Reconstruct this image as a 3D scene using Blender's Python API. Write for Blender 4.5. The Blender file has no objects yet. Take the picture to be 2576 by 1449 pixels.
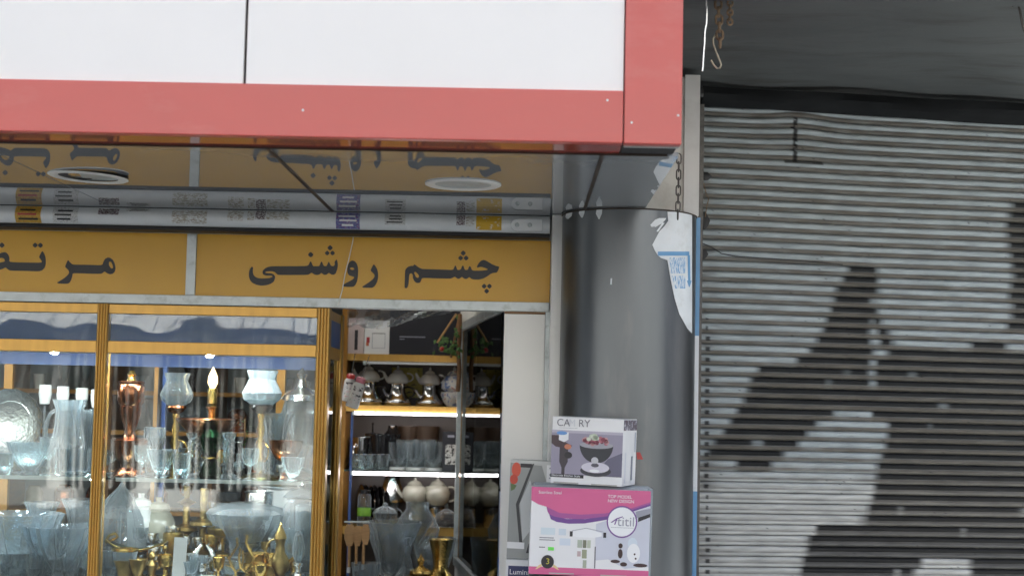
import bpy, math, random
from mathutils import Vector, Matrix
random.seed(7)
S = bpy.context.scene
C = S.collection
R = math.radians

# ------------------------------------------------------------------ camera
CAM = Vector((0.0, -6.23, 1.70)); FPX = 3950.0
cam_rot = (Matrix.Rotation(0.0083, 3, 'Z') @ Matrix.Rotation(math.pi/2 + math.atan(303/FPX), 3, 'X')
           @ Matrix.Rotation(0.021, 3, 'Z'))
cd = bpy.data.cameras.new('camera'); cam = bpy.data.objects.new('camera', cd); C.objects.link(cam)
cd.sensor_width = 36; cd.lens = 36*FPX/2576; cd.clip_start = 0.05; cd.clip_end = 500
cam.matrix_world = Matrix.Translation(CAM) @ cam_rot.to_4x4()
S.camera = cam
cd.dof.use_dof = True; cd.dof.focus_distance = 5.9; cd.dof.aperture_fstop = 3.2

# ------------------------------------------------------------------ sky, sun, exposure
SUN_EL, SUN_AZ = R(50), R(20)          # sun stands behind the building, street side in shade
w = bpy.data.worlds.new('World'); S.world = w; w.use_nodes = True
nt = w.node_tree; bg = nt.nodes['Background']
sky = nt.nodes.new('ShaderNodeTexSky'); sky.sky_type = 'NISHITA'; sky.sun_disc = False
sky.sun_elevation = SUN_EL; sky.sun_rotation = SUN_AZ; sky.dust_density = 8.0; sky.air_density = 0.6; sky.ozone_density = 0.0
nt.links.new(sky.outputs[0], bg.inputs[0]); bg.inputs[1].default_value = 0.15
sl = bpy.data.lights.new('sun', 'SUN'); sl.energy = 3.2; sl.angle = R(3.0); sl.color = (1.0, 0.985, 0.955)
so = bpy.data.objects.new('sun', sl); C.objects.link(so)
sd = Vector((math.sin(SUN_AZ)*math.cos(SUN_EL), math.cos(SUN_AZ)*math.cos(SUN_EL), math.sin(SUN_EL)))
so.location = (0, 20, 30); so.rotation_euler = sd.to_track_quat('Z', 'Y').to_euler()
S.view_settings.view_transform = 'Standard'; S.view_settings.look = 'None'
S.view_settings.exposure = 1.95; S.view_settings.gamma = 1.0
S.render.engine = 'CYCLES'
S.cycles.use_denoising = True; S.cycles.max_bounces = 14; S.cycles.transparent_max_bounces = 24
S.cycles.transmission_bounces = 10; S.cycles.glossy_bounces = 6; S.cycles.diffuse_bounces = 5
S.cycles.sample_clamp_indirect = 6.0; S.cycles.caustics_refractive = False; S.cycles.caustics_reflective = False
S.render.filter_size = 2.0

# ------------------------------------------------------------------ helpers
def P(x, y, Y):
    """point on the plane Y whose place in the photograph (2576 px wide) is x, y"""
    d = cam_rot @ Vector((x-1288, -(y-724.5), -FPX))
    t = (Y-CAM.y)/d.y
    return CAM + d*t
def proj(p):
    q = cam_rot.transposed() @ (Vector(p)-CAM)
    return 1288+q.x/-q.z*FPX, 724.5-q.y/-q.z*FPX
def PX(x, y, Y): return P(x, y, Y).x
def PZ(x, y, Y): return P(x, y, Y).z
def PH(x, y, Z):
    """point at height Z whose place in the photograph is x, y"""
    d = cam_rot @ Vector((x-1288, -(y-724.5), -FPX)); return CAM + d*((Z-CAM.z)/d.z)
def sc(Y): return (Y-CAM.y)/FPX

class MB:
    def __init__(s): s.v = []; s.f = []; s.col = None
    def add(s, vs, fs):
        n = len(s.v); s.v += [tuple(v) for v in vs]; s.f += [tuple(i+n for i in f) for f in fs]; return s
    def box(s, x0, x1, y0, y1, z0, z1):
        vs = [(x, y, z) for z in (z0, z1) for y in (y0, y1) for x in (x0, x1)]
        return s.add(vs, [(0, 2, 3, 1), (4, 5, 7, 6), (0, 1, 5, 4), (2, 6, 7, 3), (0, 4, 6, 2), (1, 3, 7, 5)])
    def hexa(s, a, b):            # a, b: two quads (4 points each), joined to a solid
        return s.add(list(a)+list(b), [(0, 1, 2, 3), (7, 6, 5, 4), (0, 4, 5, 1), (1, 5, 6, 2), (2, 6, 7, 3), (3, 7, 4, 0)])
    def lathe(s, prof, c=(0, 0, 0), seg=24, k=0, amp=0.0, tw=0.0, sx=1.0, sy=1.0):
        n = len(s.v)
        for (r, z) in prof:
            for i in range(seg):
                a = 2*math.pi*i/seg
                rr = max(r, 1e-4)*(1+amp*math.cos(k*a+tw*z))
                s.v.append((c[0]+rr*math.cos(a)*sx, c[1]+rr*math.sin(a)*sy, c[2]+z))
        for j in range(len(prof)-1):
            for i in range(seg):
                i2 = (i+1) % seg
                s.f.append((n+j*seg+i, n+j*seg+i2, n+(j+1)*seg+i2, n+(j+1)*seg+i))
        return s
    def tube(s, pts, r, seg=8, cap=True):
        pts = [Vector(p) for p in pts]; n = len(s.v); m = len(pts)
        up = Vector((0.3, 1, 0.2)).normalized()
        for i, p in enumerate(pts):
            t = (pts[min(i+1, m-1)]-pts[max(i-1, 0)]).normalized()
            a = t.cross(up)
            if a.length < 1e-3: a = t.cross(Vector((1, 0, 0)))
            a.normalize(); b = t.cross(a)
            rr = r[i] if isinstance(r, (list, tuple)) else r
            for k in range(seg):
                an = 2*math.pi*k/seg
                s.v.append(tuple(p+a*rr*math.cos(an)+b*rr*math.sin(an)))
        for i in range(m-1):
            for k in range(seg):
                k2 = (k+1) % seg
                s.f.append((n+i*seg+k, n+i*seg+k2, n+(i+1)*seg+k2, n+(i+1)*seg+k))
        if cap:
            s.f.append(tuple(n+k for k in range(seg))[::-1]); s.f.append(tuple(n+(m-1)*seg+k for k in range(seg)))
        return s
    def prism(s, poly, y0, y1):   # poly of (x, z)
        n = len(s.v); m = len(poly)
        s.v += [(x, y0, z) for x, z in poly]+[(x, y1, z) for x, z in poly]
        s.f += [tuple(range(n, n+m)), tuple(range(n+2*m-1, n+m-1, -1))]
        s.f += [(n+i, n+m+i, n+m+(i+1) % m, n+(i+1) % m) for i in range(m)]
        return s

def link(o, parent=None):
    C.objects.link(o)
    if parent is not None: o.parent = parent
    return o
def wloc(o):
    v = Vector((0, 0, 0))
    while o is not None: v += Vector(o.location); o = o.parent
    return v
def mesh(name, mb, mat, parent=None, smooth=False, local=False, bevel=0.0):
    off = Vector((0, 0, 0)) if (local or parent is None) else wloc(parent)
    me = bpy.data.meshes.new(name)
    me.from_pydata([(v[0]-off.x, v[1]-off.y, v[2]-off.z) for v in mb.v], [], mb.f)
    me.validate(); me.update()
    import bmesh
    bm = bmesh.new(); bm.from_mesh(me); bmesh.ops.recalc_face_normals(bm, faces=bm.faces); bm.to_mesh(me); bm.free()
    if smooth:
        me.shade_smooth()
        try: me.set_sharp_from_angle(angle=R(40))
        except Exception: pass
    me.materials.append(mat)
    o = bpy.data.objects.new(name, me); link(o, parent)
    if bevel:
        b = o.modifiers.new('bevel', 'BEVEL'); b.width = bevel; b.segments = 2; b.limit_method = 'ANGLE'
    return o
def thing(name, label, cat, loc=(0, 0, 0), rot=(0, 0, 0), group=None):
    o = bpy.data.objects.new(name, None); o.empty_display_size = 0.05
    o.location = loc; o.rotation_euler = rot; link(o)
    return tag(o, label, cat, group)
def tag(o, label, cat, group=None):
    o['label'] = label; o['category'] = cat
    if group: o['group'] = group
    return o
def struct(o): o['kind'] = 'structure'; return o
def copy_tree(o, parent=None):
    c = o.copy(); C.objects.link(c); c.parent = parent
    for ch in list(o.children): copy_tree(ch, c)
    return c

# ------------------------------------------------------------------ materials
def lin(r, g, b):
    f = lambda u: (u/12.92 if u <= 0.04045 else ((u+0.055)/1.055)**2.4)
    return (f(r/255), f(g/255), f(b/255), 1)
def mat(name, col, rough=0.5, metal=0.0, var=0.12, scale=8.0, bump=0.0, bscale=60.0, spec=0.5, coat=0.0, dirt=None, dirt_amt=0.0, dirt_scale=3.0, stretch=(1, 1, 1)):
    m = bpy.data.materials.new(name); m.use_nodes = True
    t = m.node_tree; p = t.nodes['Principled BSDF']
    if len(col) == 3: col = (*col, 1)
    tc = t.nodes.new('ShaderNodeTexCoord'); mp = t.nodes.new('ShaderNodeMapping'); mp.inputs['Scale'].default_value = stretch
    t.links.new(tc.outputs['Object'], mp.inputs[0])
    nz = t.nodes.new('ShaderNodeTexNoise'); nz.inputs['Scale'].default_value = scale; nz.inputs['Detail'].default_value = 6
    t.links.new(mp.outputs[0], nz.inputs['Vector'])
    mr = t.nodes.new('ShaderNodeMapRange'); mr.inputs[1].default_value = 0.3; mr.inputs[2].default_value = 0.7
    mr.inputs[3].default_value = 1-var; mr.inputs[4].default_value = 1+var
    t.links.new(nz.outputs[0], mr.inputs[0])
    mx = t.nodes.new('ShaderNodeVectorMath'); mx.operation = 'SCALE'; mx.inputs[0].default_value = col[:3]
    t.links.new(mr.outputs[0], mx.inputs['Scale'])
    out = mx.outputs[0]
    if dirt:
        n2 = t.nodes.new('ShaderNodeTexNoise'); n2.inputs['Scale'].default_value = dirt_scale; n2.inputs['Detail'].default_value = 9; n2.inputs['Roughness'].default_value = 0.65
        t.links.new(mp.outputs[0], n2.inputs['Vector'])
        m2 = t.nodes.new('ShaderNodeMapRange'); m2.inputs[1].default_value = 0.52; m2.inputs[2].default_value = 0.72; m2.inputs[3].default_value = 0; m2.inputs[4].default_value = dirt_amt
        t.links.new(n2.outputs[0], m2.inputs[0])
        mi = t.nodes.new('ShaderNodeMix'); mi.data_type = 'RGBA'
        t.links.new(m2.outputs[0], mi.inputs['Factor']); t.links.new(out, mi.inputs['A']); mi.inputs['B'].default_value = (*dirt[:3], 1)
        out = mi.outputs['Result']
    t.links.new(out, p.inputs['Base Color'])
    rr = t.nodes.new('ShaderNodeMapRange'); rr.inputs[3].default_value = max(0.02, rough*0.8); rr.inputs[4].default_value = min(1, rough*1.25)
    t.links.new(nz.outputs[0], rr.inputs[0]); t.links.new(rr.outputs[0], p.inputs['Roughness'])
    p.inputs['Metallic'].default_value = metal; p.inputs['Specular IOR Level'].default_value = spec
    if coat: p.inputs['Coat Weight'].default_value = coat; p.inputs['Coat Roughness'].default_value = 0.05
    if bump:
        n3 = t.nodes.new('ShaderNodeTexNoise'); n3.inputs['Scale'].default_value = bscale; n3.inputs['Detail'].default_value = 4
        t.links.new(mp.outputs[0], n3.inputs['Vector'])
        b = t.nodes.new('ShaderNodeBump'); b.inputs['Strength'].default_value = bump; b.inputs['Distance'].default_value = 0.01
        t.links.new(n3.outputs[0], b.inputs['Height']); t.links.new(b.outputs[0], p.inputs['Normal'])
    return m
def emis(name, col, strength):
    m = bpy.data.materials.new(name); m.use_nodes = True; p = m.node_tree.nodes['Principled BSDF']
    p.inputs['Base Color'].default_value = (*col, 1); p.inputs['Emission Color'].default_value = (*col, 1); p.inputs['Emission Strength'].default_value = strength
    return m
def pane(name, tint=(0.93, 0.97, 0.96), ior=1.55, wav=0.0, gcol=1.0):
    m = bpy.data.materials.new(name); m.use_nodes = True; t = m.node_tree; t.nodes.remove(t.nodes['Principled BSDF'])
    o = t.nodes['Material Output']; fr = t.nodes.new('ShaderNodeFresnel'); fr.inputs[0].default_value = ior
    tr = t.nodes.new('ShaderNodeBsdfTransparent'); tr.inputs[0].default_value = (*tint, 1)
    gl = t.nodes.new('ShaderNodeBsdfGlossy'); gl.inputs['Roughness'].default_value = 0.015; gl.inputs['Color'].default_value = (gcol*0.96, gcol, gcol, 1)
    mx = t.nodes.new('ShaderNodeMixShader')
    t.links.new(fr.outputs[0], mx.inputs[0]); t.links.new(tr.outputs[0], mx.inputs[1]); t.links.new(gl.outputs[0], mx.inputs[2]); t.links.new(mx.outputs[0], o.inputs[0])
    if wav:
        tc = t.nodes.new('ShaderNodeTexCoord'); nz = t.nodes.new('ShaderNodeTexNoise'); nz.inputs['Scale'].default_value = 3.5; nz.inputs['Detail'].default_value = 1
        b = t.nodes.new('ShaderNodeBump'); b.inputs['Strength'].default_value = wav; b.inputs['Distance'].default_value = 0.02
        t.links.new(tc.outputs['Object'], nz.inputs['Vector']); t.links.new(nz.outputs[0], b.inputs['Height']); t.links.new(b.outputs[0], gl.inputs['Normal'])
    return m
def crystal(name, col=(0.86, 0.93, 0.97), clear=0.5, haze=0.12, rough=0.03, ior=1.5, hz=None):
    """cut glass: part glass, part see-through, a little milky"""
    m = bpy.data.materials.new(name); m.use_nodes = True; t = m.node_tree; t.nodes.remove(t.nodes['Principled BSDF'])
    o = t.nodes['Material Output']
    g = t.nodes.new('ShaderNodeBsdfGlass'); g.inputs['Color'].default_value = (*col, 1); g.inputs['Roughness'].default_value = rough; g.inputs['IOR'].default_value = ior
    tr = t.nodes.new('ShaderNodeBsdfTransparent'); tr.inputs[0].default_value = (*col, 1)
    d = t.nodes.new('ShaderNodeBsdfDiffuse'); d.inputs[0].default_value = (*(hz or (0.72, 0.78, 0.82)), 1)
    tc = t.nodes.new('ShaderNodeTexCoord'); vo = t.nodes.new('ShaderNodeTexVoronoi'); vo.inputs['Scale'].default_value = 45
    b = t.nodes.new('ShaderNodeBump'); b.inputs['Strength'].default_value = 0.30 if 'crys' in name else 0.06; b.inputs['Distance'].default_value = 0.006
    t.links.new(tc.outputs['Object'], vo.inputs['Vector']); t.links.new(vo.outputs[0], b.inputs['Height']); t.links.new(b.outputs[0], g.inputs['Normal'])
    a = t.nodes.new('ShaderNodeMixShader'); a.inputs[0].default_value = clear; c = t.nodes.new('ShaderNodeMixShader'); c.inputs[0].default_value = haze
    lw = t.nodes.new('ShaderNodeLayerWeight'); lw.inputs[0].default_value = 0.35
    hm = t.nodes.new('ShaderNodeMath'); hm.operation = 'MULTIPLY_ADD'; hm.inputs[1].default_value = 0.40; hm.inputs[2].default_value = haze  # paler towards grazing edges: bright rim reflections put into the colour
    t.links.new(lw.outputs['Facing'], hm.inputs[0]); t.links.new(hm.outputs[0], c.inputs[0])
    t.links.new(g.outputs[0], a.inputs[1]); t.links.new(tr.outputs[0], a.inputs[2]); t.links.new(a.outputs[0], c.inputs[1]); t.links.new(d.outputs[0], c.inputs[2]); t.links.new(c.outputs[0], o.inputs[0])
    return m
def printmat(name, base, ink, scale=(40, 40, 90), thr=0.53, ink2=None):
    """paper with small blotchy print (too small to read)"""
    m = bpy.data.materials.new(name); m.use_nodes = True; t = m.node_tree; p = t.nodes['Principled BSDF']; p.inputs['Roughness'].default_value = 0.5
    tc = t.nodes.new('ShaderNodeTexCoord'); mp = t.nodes.new('ShaderNodeMapping'); mp.inputs['Scale'].default_value = scale
    nz = t.nodes.new('ShaderNodeTexNoise'); nz.inputs['Scale'].default_value = 1.0; nz.inputs['Detail'].default_value = 5; nz.inputs['Roughness'].default_value = 0.7
    r = t.nodes.new('ShaderNodeValToRGB'); r.color_ramp.elements[0].position = thr; r.color_ramp.elements[0].color = (*base[:3], 1)
    r.color_ramp.elements[1].position = thr+0.06; r.color_ramp.elements[1].color = (*ink[:3], 1)
    if ink2:
        e = r.color_ramp.elements.new(thr-0.16); e.color = (*ink2[:3], 1); e2 = r.color_ramp.elements.new(thr-0.10); e2.color = (*base[:3], 1)
    t.links.new(tc.outputs['Object'], mp.inputs[0]); t.links.new(mp.outputs[0], nz.inputs['Vector']); t.links.new(nz.outputs[0], r.inputs[0]); t.links.new(r.outputs[0], p.inputs['Base Color'])
    return m
RUST = (0.12, 0.07, 0.04)
m_white = mat('white_panel', (0.88, 0.865, 0.83), 0.32, var=0.015, scale=3)
m_red = mat('red_panel', (0.58, 0.098, 0.082), 0.30, var=0.05, scale=1.6, dirt=(0.64, 0.26, 0.235), dirt_amt=0.4, dirt_scale=1.3, spec=0.6, stretch=(1, 1, 2.5))
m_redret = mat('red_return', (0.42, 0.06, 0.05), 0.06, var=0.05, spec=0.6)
m_soffit = mat('silver_gloss_panel', (0.25, 0.268, 0.285), 0.014, var=0.05, scale=2, spec=0.55)
m_seam = mat('dark_seam', (0.035, 0.022, 0.015), 0.6)
m_black = mat('black_gap', (0.012, 0.012, 0.014), 0.6)
m_yellow = mat('ochre_panel', (0.62, 0.345, 0.035), 0.30, var=0.05, scale=2.5, spec=0.4)
m_ink = mat('black_lettering', (0.012, 0.013, 0.016), 0.4)
m_alu = mat('aluminium', (0.48, 0.53, 0.54), 0.38, 0.35, var=0.12, scale=14, dirt=(0.2, 0.21, 0.2), dirt_amt=0.6, dirt_scale=22, bump=0.05)
m_gold = mat('gold_anodised', (0.55, 0.32, 0.075), 0.32, 0.45, var=0.1, scale=5, stretch=(6, 6, 0.6))
m_golddark = mat('gold_shade', (0.36, 0.17, 0.03), 0.4, 0.35, var=0.1)  # darker, browner gold for inner posts and boards
m_wood = mat('brown_wood', (0.22, 0.11, 0.045), 0.5, var=0.2, scale=6, stretch=(1, 1, 8))
m_blue = mat('blue_panel', (0.04, 0.095, 0.30), 0.35, var=0.1)
m_glass = pane('window_glass', ior=1.60, wav=0.006)
m_glasst = pane('transom_glass', ior=1.42, wav=0.10)
m_cglass = pane("cabinet_glass", ior=1.36, gcol=0.42)
m_shelfglass = pane('shelf_glass', tint=(0.78, 0.9, 0.88), ior=1.5)
m_column = mat('column_metal', (0.105, 0.115, 0.125), 0.30, 0.85, var=0.08, scale=5, dirt=(0.22, 0.21, 0.2), dirt_amt=0.35, dirt_scale=5, stretch=(1.2, 1.2, 0.25), bump=0.02)
m_film = mat('white_film', (0.72, 0.76, 0.79), 0.4, var=0.05, scale=12, dirt=(0.4, 0.38, 0.33), dirt_amt=0.35, dirt_scale=14)
m_fblue = mat('blue_film', (0.13, 0.33, 0.58), 0.4, var=0.06)
m_fprint = printmat('film_print', (0.70, 0.75, 0.79), (0.18, 0.36, 0.6), (220, 220, 45), 0.47)
m_plaster = mat('cream_plaster', (0.74, 0.74, 0.70), 0.7, var=0.06, scale=6, dirt=(0.5, 0.48, 0.43), dirt_amt=0.5, dirt_scale=9, bump=0.15)
m_strip = mat('white_strip', (0.72, 0.73, 0.72), 0.45, var=0.05, scale=4, dirt=(0.45, 0.45, 0.42), dirt_amt=0.3, dirt_scale=8)
m_board = mat('white_board', (0.80, 0.80, 0.78), 0.35, var=0.02, scale=3)
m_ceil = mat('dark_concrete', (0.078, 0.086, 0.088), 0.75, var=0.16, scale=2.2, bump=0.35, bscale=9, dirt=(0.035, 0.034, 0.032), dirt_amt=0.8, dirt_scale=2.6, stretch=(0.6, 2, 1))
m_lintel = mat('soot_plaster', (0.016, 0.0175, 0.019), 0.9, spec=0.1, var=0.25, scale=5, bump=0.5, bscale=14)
m_rail = mat('white_enamel', (0.72, 0.75, 0.77), 0.25, var=0.03, scale=5, dirt=(0.5, 0.5, 0.47), dirt_amt=0.25, dirt_scale=10)
m_chain = mat('rusty_steel', (0.20, 0.14, 0.09), 0.75, 0.3, var=0.4, scale=60, bump=0.4, bscale=200)
m_dkchain = mat('dull_steel', (0.10, 0.095, 0.09), 0.5, 0.6, var=0.3, scale=60)
m_alwire = mat('bright_wire', (0.75, 0.77, 0.78), 0.25, 0.9, var=0.1)
m_hook = mat('hook_wire', (0.40, 0.36, 0.27), 0.45, 0.6, var=0.2, scale=40)
m_steel = mat('polished_steel', (0.62, 0.62, 0.62), 0.12, 1.0, var=0.05)
m_silver = mat('silver_plate', (0.80, 0.81, 0.82), 0.16, 1.0, var=0.08, scale=30, bump=0.2, bscale=90)
m_brass = mat('brass', (0.62, 0.42, 0.13), 0.2, 1.0, var=0.2, scale=30, bump=0.25, bscale=110)
m_oldbrass = mat('old_brass', (0.36, 0.25, 0.09), 0.3, 1.0, var=0.3, scale=25, bump=0.3, bscale=90)
m_copper = mat('copper', (0.36, 0.14, 0.07), 0.2, 1.0, var=0.25, scale=14, bump=0.1)
m_porc = mat('porcelain', (0.70, 0.71, 0.70), 0.12, var=0.04)
m_cream = mat('cream_porcelain', (0.33, 0.32, 0.26), 0.2, var=0.1, scale=20)
m_flower = printmat('flower_porcelain', (0.72, 0.72, 0.70), (0.5, 0.06, 0.04), (32, 32, 32), 0.58, (0.12, 0.2, 0.45))
m_crys = crystal('cut_crystal', clear=0.22, haze=0.10)
m_clear = crystal('clear_glassware', (0.92, 0.96, 0.97), clear=0.66, haze=0.03)
m_frost = crystal('etched_glass', (0.8, 0.88, 0.93), clear=0.45, haze=0.18, rough=0.15)
m_dgreen = crystal('green_glass', (0.05, 0.16, 0.07), clear=0.3, haze=0.1, hz=(0.01, 0.05, 0.02))
m_dark = mat('black_enamel', (0.012, 0.012, 0.013), 0.15, var=0.1)
m_plastic = crystal('plastic_film', (0.92, 0.95, 0.97), clear=0.72, haze=0.13, rough=0.12, ior=1.2)
m_paperw = mat('white_paper', (0.74, 0.75, 0.75), 0.6, var=0.05, scale=10, dirt=(0.5, 0.46, 0.4), dirt_amt=0.4, dirt_scale=16)
m_led = emis('led_tube', (1.0, 0.95, 0.97), 4.5)
m_spot = emis('spot_bulb', (1.0, 0.96, 0.9), 160.0)
m_fill_strip = emis('led_strip', (0.90, 0.96, 1.0), 42.0)  # fill light added for the window ware
m_ctube = emis('ceiling_tube', (1.0, 0.95, 0.86), 7.0)
m_bulb = emis('flame_bulb', (1.0, 0.72, 0.38), 2.0)
m_leaf = mat('leaf_green', (0.09, 0.20, 0.05), 0.5, var=0.35, scale=30)
m_cherry = mat('red_plastic', (0.42, 0.03, 0.03), 0.3)
m_pink = mat('pink_plastic', (0.62, 0.20, 0.27), 0.4)
m_spoon = mat('beech_wood', (0.42, 0.24, 0.10), 0.55, var=0.15, scale=20, stretch=(1, 1, 5))
m_lime = mat('lime_label', (0.22, 0.48, 0.05), 0.4)
m_gblk = mat('charcoal_carton', (0.013, 0.014, 0.022), 0.5, var=0.1)
m_road = mat('asphalt', (0.052, 0.057, 0.058), 0.85, var=0.25, scale=20, bump=0.4)
m_pave = mat('paving', (0.26, 0.285, 0.285), 0.8, var=0.15, scale=6, bump=0.2)
m_render = mat('beige_render', (0.40, 0.42, 0.415), 0.8, var=0.1, scale=3)
m_wwhite = mat('white_steel', (0.80, 0.80, 0.78), 0.5, var=0.04)
m_floor = mat('shop_tiles', (0.30, 0.28, 0.25), 0.3, var=0.1)
m_inwall = mat('shop_wall', (0.27, 0.27, 0.27), 0.7, var=0.1)
def plain(name, r, g, b, rough=0.45): return mat(name, lin(r, g, b), rough, var=0.03)

# ------------------------------------------------------------------ setting
ZS = 2.478                     # canopy soffit
ZC = 3.035                     # soffit of the overhanging upper floor
XL = -3.2                      # left end of what is built
b = MB().add([(-60, -60, 0), (60, -60, 0), (60, 40, 0), (-60, 40, 0)], [(0, 1, 2, 3)])
struct(mesh('road', b, m_road))
struct(mesh('pavement', MB().box(-30, 30, -2.6, 3.2, -0.2, 0.13), m_pave))
struct(mesh('shop_floor', MB().box(XL, 0.32, 0.02, 2.55, 0.134, 0.18), m_floor))

# upper floor of the building: overhang with dark concrete underside, wall above
bld = thing('building', 'upper floor of the building overhanging the shops, with dark concrete underside', 'building', (0, 0, ZC))
rows = MB()
nx, ny = 44, 22
for j in range(ny+1):
    for i in range(nx+1):
        x = -3.4+i*(6.2)/nx; y = -1.42+j*(1.95)/ny
        dz = 0.006*math.sin(x*5.1+y*3)+0.005*math.sin(x*11-y*7+1)
        step = 0.008 if y > -0.36+0.03*math.sin(x*6)+0.015*math.sin(x*17) else 0.0
        rows.v.append((x, y, ZC+dz-step))
for j in range(ny):
    for i in range(nx):
        a = j*(nx+1)+i; rows.f.append((a, a+1, a+nx+2, a+nx+1))
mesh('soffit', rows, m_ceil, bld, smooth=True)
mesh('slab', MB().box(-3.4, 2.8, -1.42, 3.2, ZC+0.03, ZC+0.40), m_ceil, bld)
mesh('upper_wall', MB().box(-3.4, 2.8, -1.40, 3.2, ZC+0.404, 18.0), m_render, bld)  # unseen wall, built this tall so its shadow covers the street
# inside of the shop
shop = thing('shop_room', 'inside of the glassware shop with brown walls behind the display windows', 'room', (-1.4, 1.2, 0.18))
mesh('back_wall', MB().box(XL, 0.34, 2.50, 2.60, 0.18, ZC-0.03), m_inwall, shop)
mesh('right_wall', MB().box(0.30, 0.36, 0.03, 2.50, 0.18, ZC-0.03), mat('pale_blue_wall', (0.48, 0.52, 0.62), 0.6), shop)
mesh('left_wall', MB().box(XL-0.06, XL, 0.03, 2.50, 0.18, ZC-0.03), m_inwall, shop)
mesh('ceiling', MB().box(XL, 0.30, 0.16, 2.50, 2.62, 2.66), m_strip, shop)
zsb = PZ(900, 775, 0.0)
mesh('front_header', MB().box(XL, 0.62, 0.06, 0.155, zsb+0.01, ZC-0.03), m_inwall, shop)

# the building across the street, seen only as a reflection in the shop windows
opp = thing('opposite_building', 'sunlit beige building with white barred gate across the street, mirrored in the windows', 'building', (0, -19, 0))
mesh('wall', MB().box(-34, 34, -24, -19.2, 0, 9), m_render, opp)
aw = MB()
for i in range(60):
    x = -9+i*0.3
    aw.add([(x, -19.15, 3.5), (x+0.27, -19.15, 3.5), (x+0.27, -17.6, 2.85), (x, -17.6, 2.85)], [(0, 1, 2, 3)])
mesh('awning', aw, m_wwhite, opp)
def mirror(x, y, d=19.0):      # a point across the street whose mirror image in the glass is at x, y
    p = P(x, y, d); return p.x, p.z
for (x0, x1) in ((122, 165), (348, 398), (640, 668), (720, 790)):
    xa = mirror(x0, 1100)[0]; xb = mirror(x1, 1100)[0]
    mesh('gate_post', MB().box(xa, xb, -19.1, -18.98, 0, 2.65), m_wwhite, opp)
xa, xb = mirror(118, 1100)[0], mirror(800, 1100)[0]
for (x0, x1) in ((118, 215), (348, 560)):
    mesh('gate_sill', MB().box(mirror(x0, 1100)[0], mirror(x1, 1100)[0], -19.0, -18.6, 0.0, 0.30), m_wwhite, opp)
mesh('gate_lintel', MB().box(xa, xb, -19.1, -18.97, 2.45, 2.8), m_wwhite, opp)
mesh('gate_shade', MB().box(xa, xb, -19.19, -19.15, 0.0, 2.8), m_black, opp)
for i in range(26):
    x = xa+(i+0.5+random.uniform(-.25, .25))*(xb-xa)/26
    mesh('gate_bar', MB().box(x-0.016, x+0.016, -19.06, -19.02, 0.3, 2.45), m_wwhite, opp)

# ------------------------------------------------------------------ canopy sign
YF = -1.90
xr = PX(1716, 200, YF); xs = PX(1569, 300, YF)
zi = PZ(1000, 219, YF); zb = PZ(1000, 350.5, YF)
zt = zb+1.9
can = thing('canopy_sign', 'large red framed canopy sign with blank white panels above the shopfront', 'sign', (0, YF, zb))
xj = PX(617, 120, YF)
for (a, c) in ((XL, -2.22), (-2.214, xj-0.004), (xj+0.004, xs-0.002)):
    mesh('white_panel', MB().box(a, c, YF+0.004, YF+0.020, zi-0.01, zt), m_white, can, bevel=0.0015)
mesh('panel_backing', MB().box(XL, xs, YF+0.021, YF+0.03, zi-0.01, zt), m_seam, can)
mesh('red_rail', MB().box(XL, xs-0.002, YF-0.006, YF+0.03, zb, zi), m_red, can, bevel=0.003)
mesh('red_stile', MB().box(xs+0.001, xr, YF-0.006, YF+0.034, zb-0.001, zt), m_red, can, bevel=0.003)
mesh('rail_return', MB().hexa([(XL, YF+0.031, zb+0.0003), (xs-0.002, YF+0.031, zb+0.0003), (xs-0.002, YF+0.20, zb+0.0045), (XL, YF+0.20, zb+0.0045)], [(XL, YF+0.031, zb+0.006), (xs-0.002, YF+0.031, zb+0.006), (xs-0.002, YF+0.20, zb+0.0095), (XL, YF+0.20, zb+0.0095)]), m_redret, can)
mesh('stile_end', MB().box(xs+0.004, xr-0.006, YF+0.036, YF+0.19, zb+0.004, zb+0.020), m_black, can)
mesh('stile_lip', MB().box(xs+0.004, xr-0.004, YF+0.0345, YF+0.05, zb-0.003, zb+0.012), m_alu, can)
mesh('end_panel', MB().box(xr-0.004, xr, YF+0.035, -0.47, ZS+0.02, zb+0.30), m_red, can)
ZS = CAM.z+0.752
def zsf(y): return zb+0.0005+(ZS-zb)*(y-(YF+0.2))/(-0.012-(YF+0.2))      # the soffit rises slightly towards the wall
# soffit panels, seams follow the depth
def soff(xa, xb, d0=0.0, d1=0.012, ya=None, yb=-0.012):
    ya = ya if ya is not None else YF+0.205
    return MB().hexa([(xa, ya, zsf(ya)+d0), (xb, ya, zsf(ya)+d0), (xb, yb, zsf(yb)+d0), (xa, yb, zsf(yb)+d0)], [(xa, ya, zsf(ya)+d1), (xb, ya, zsf(ya)+d1), (xb, yb, zsf(yb)+d1), (xa, yb, zsf(yb)+d1)])
xs1 = PH(757, 450, ZS).x; xs2 = PH(1491, 460, ZS).x
xe = PH(1660, 462, ZS).x
for (a, c) in ((XL, -1.62), (-1.616, xs1-0.006), (xs1+0.006, xs2-0.006), (xs2+0.006, xe)):
    mesh('soffit_panel', soff(a, c), m_soffit, can)
for x in (xs1, xs2):
    mesh('soffit_seam', soff(x-0.0055, x+0.0055, -0.003, 0.006), m_seam, can)
mesh('soffit_edge', MB().box(XL, xr-0.02, YF+0.2005, YF+0.2045, zb-0.0015, zb+0.01), m_seam, can)
mesh('canopy_top', MB().box(XL, xr-0.01, YF+0.04, -0.02, ZS+0.32, ZS+0.34), m_strip, can)
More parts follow.
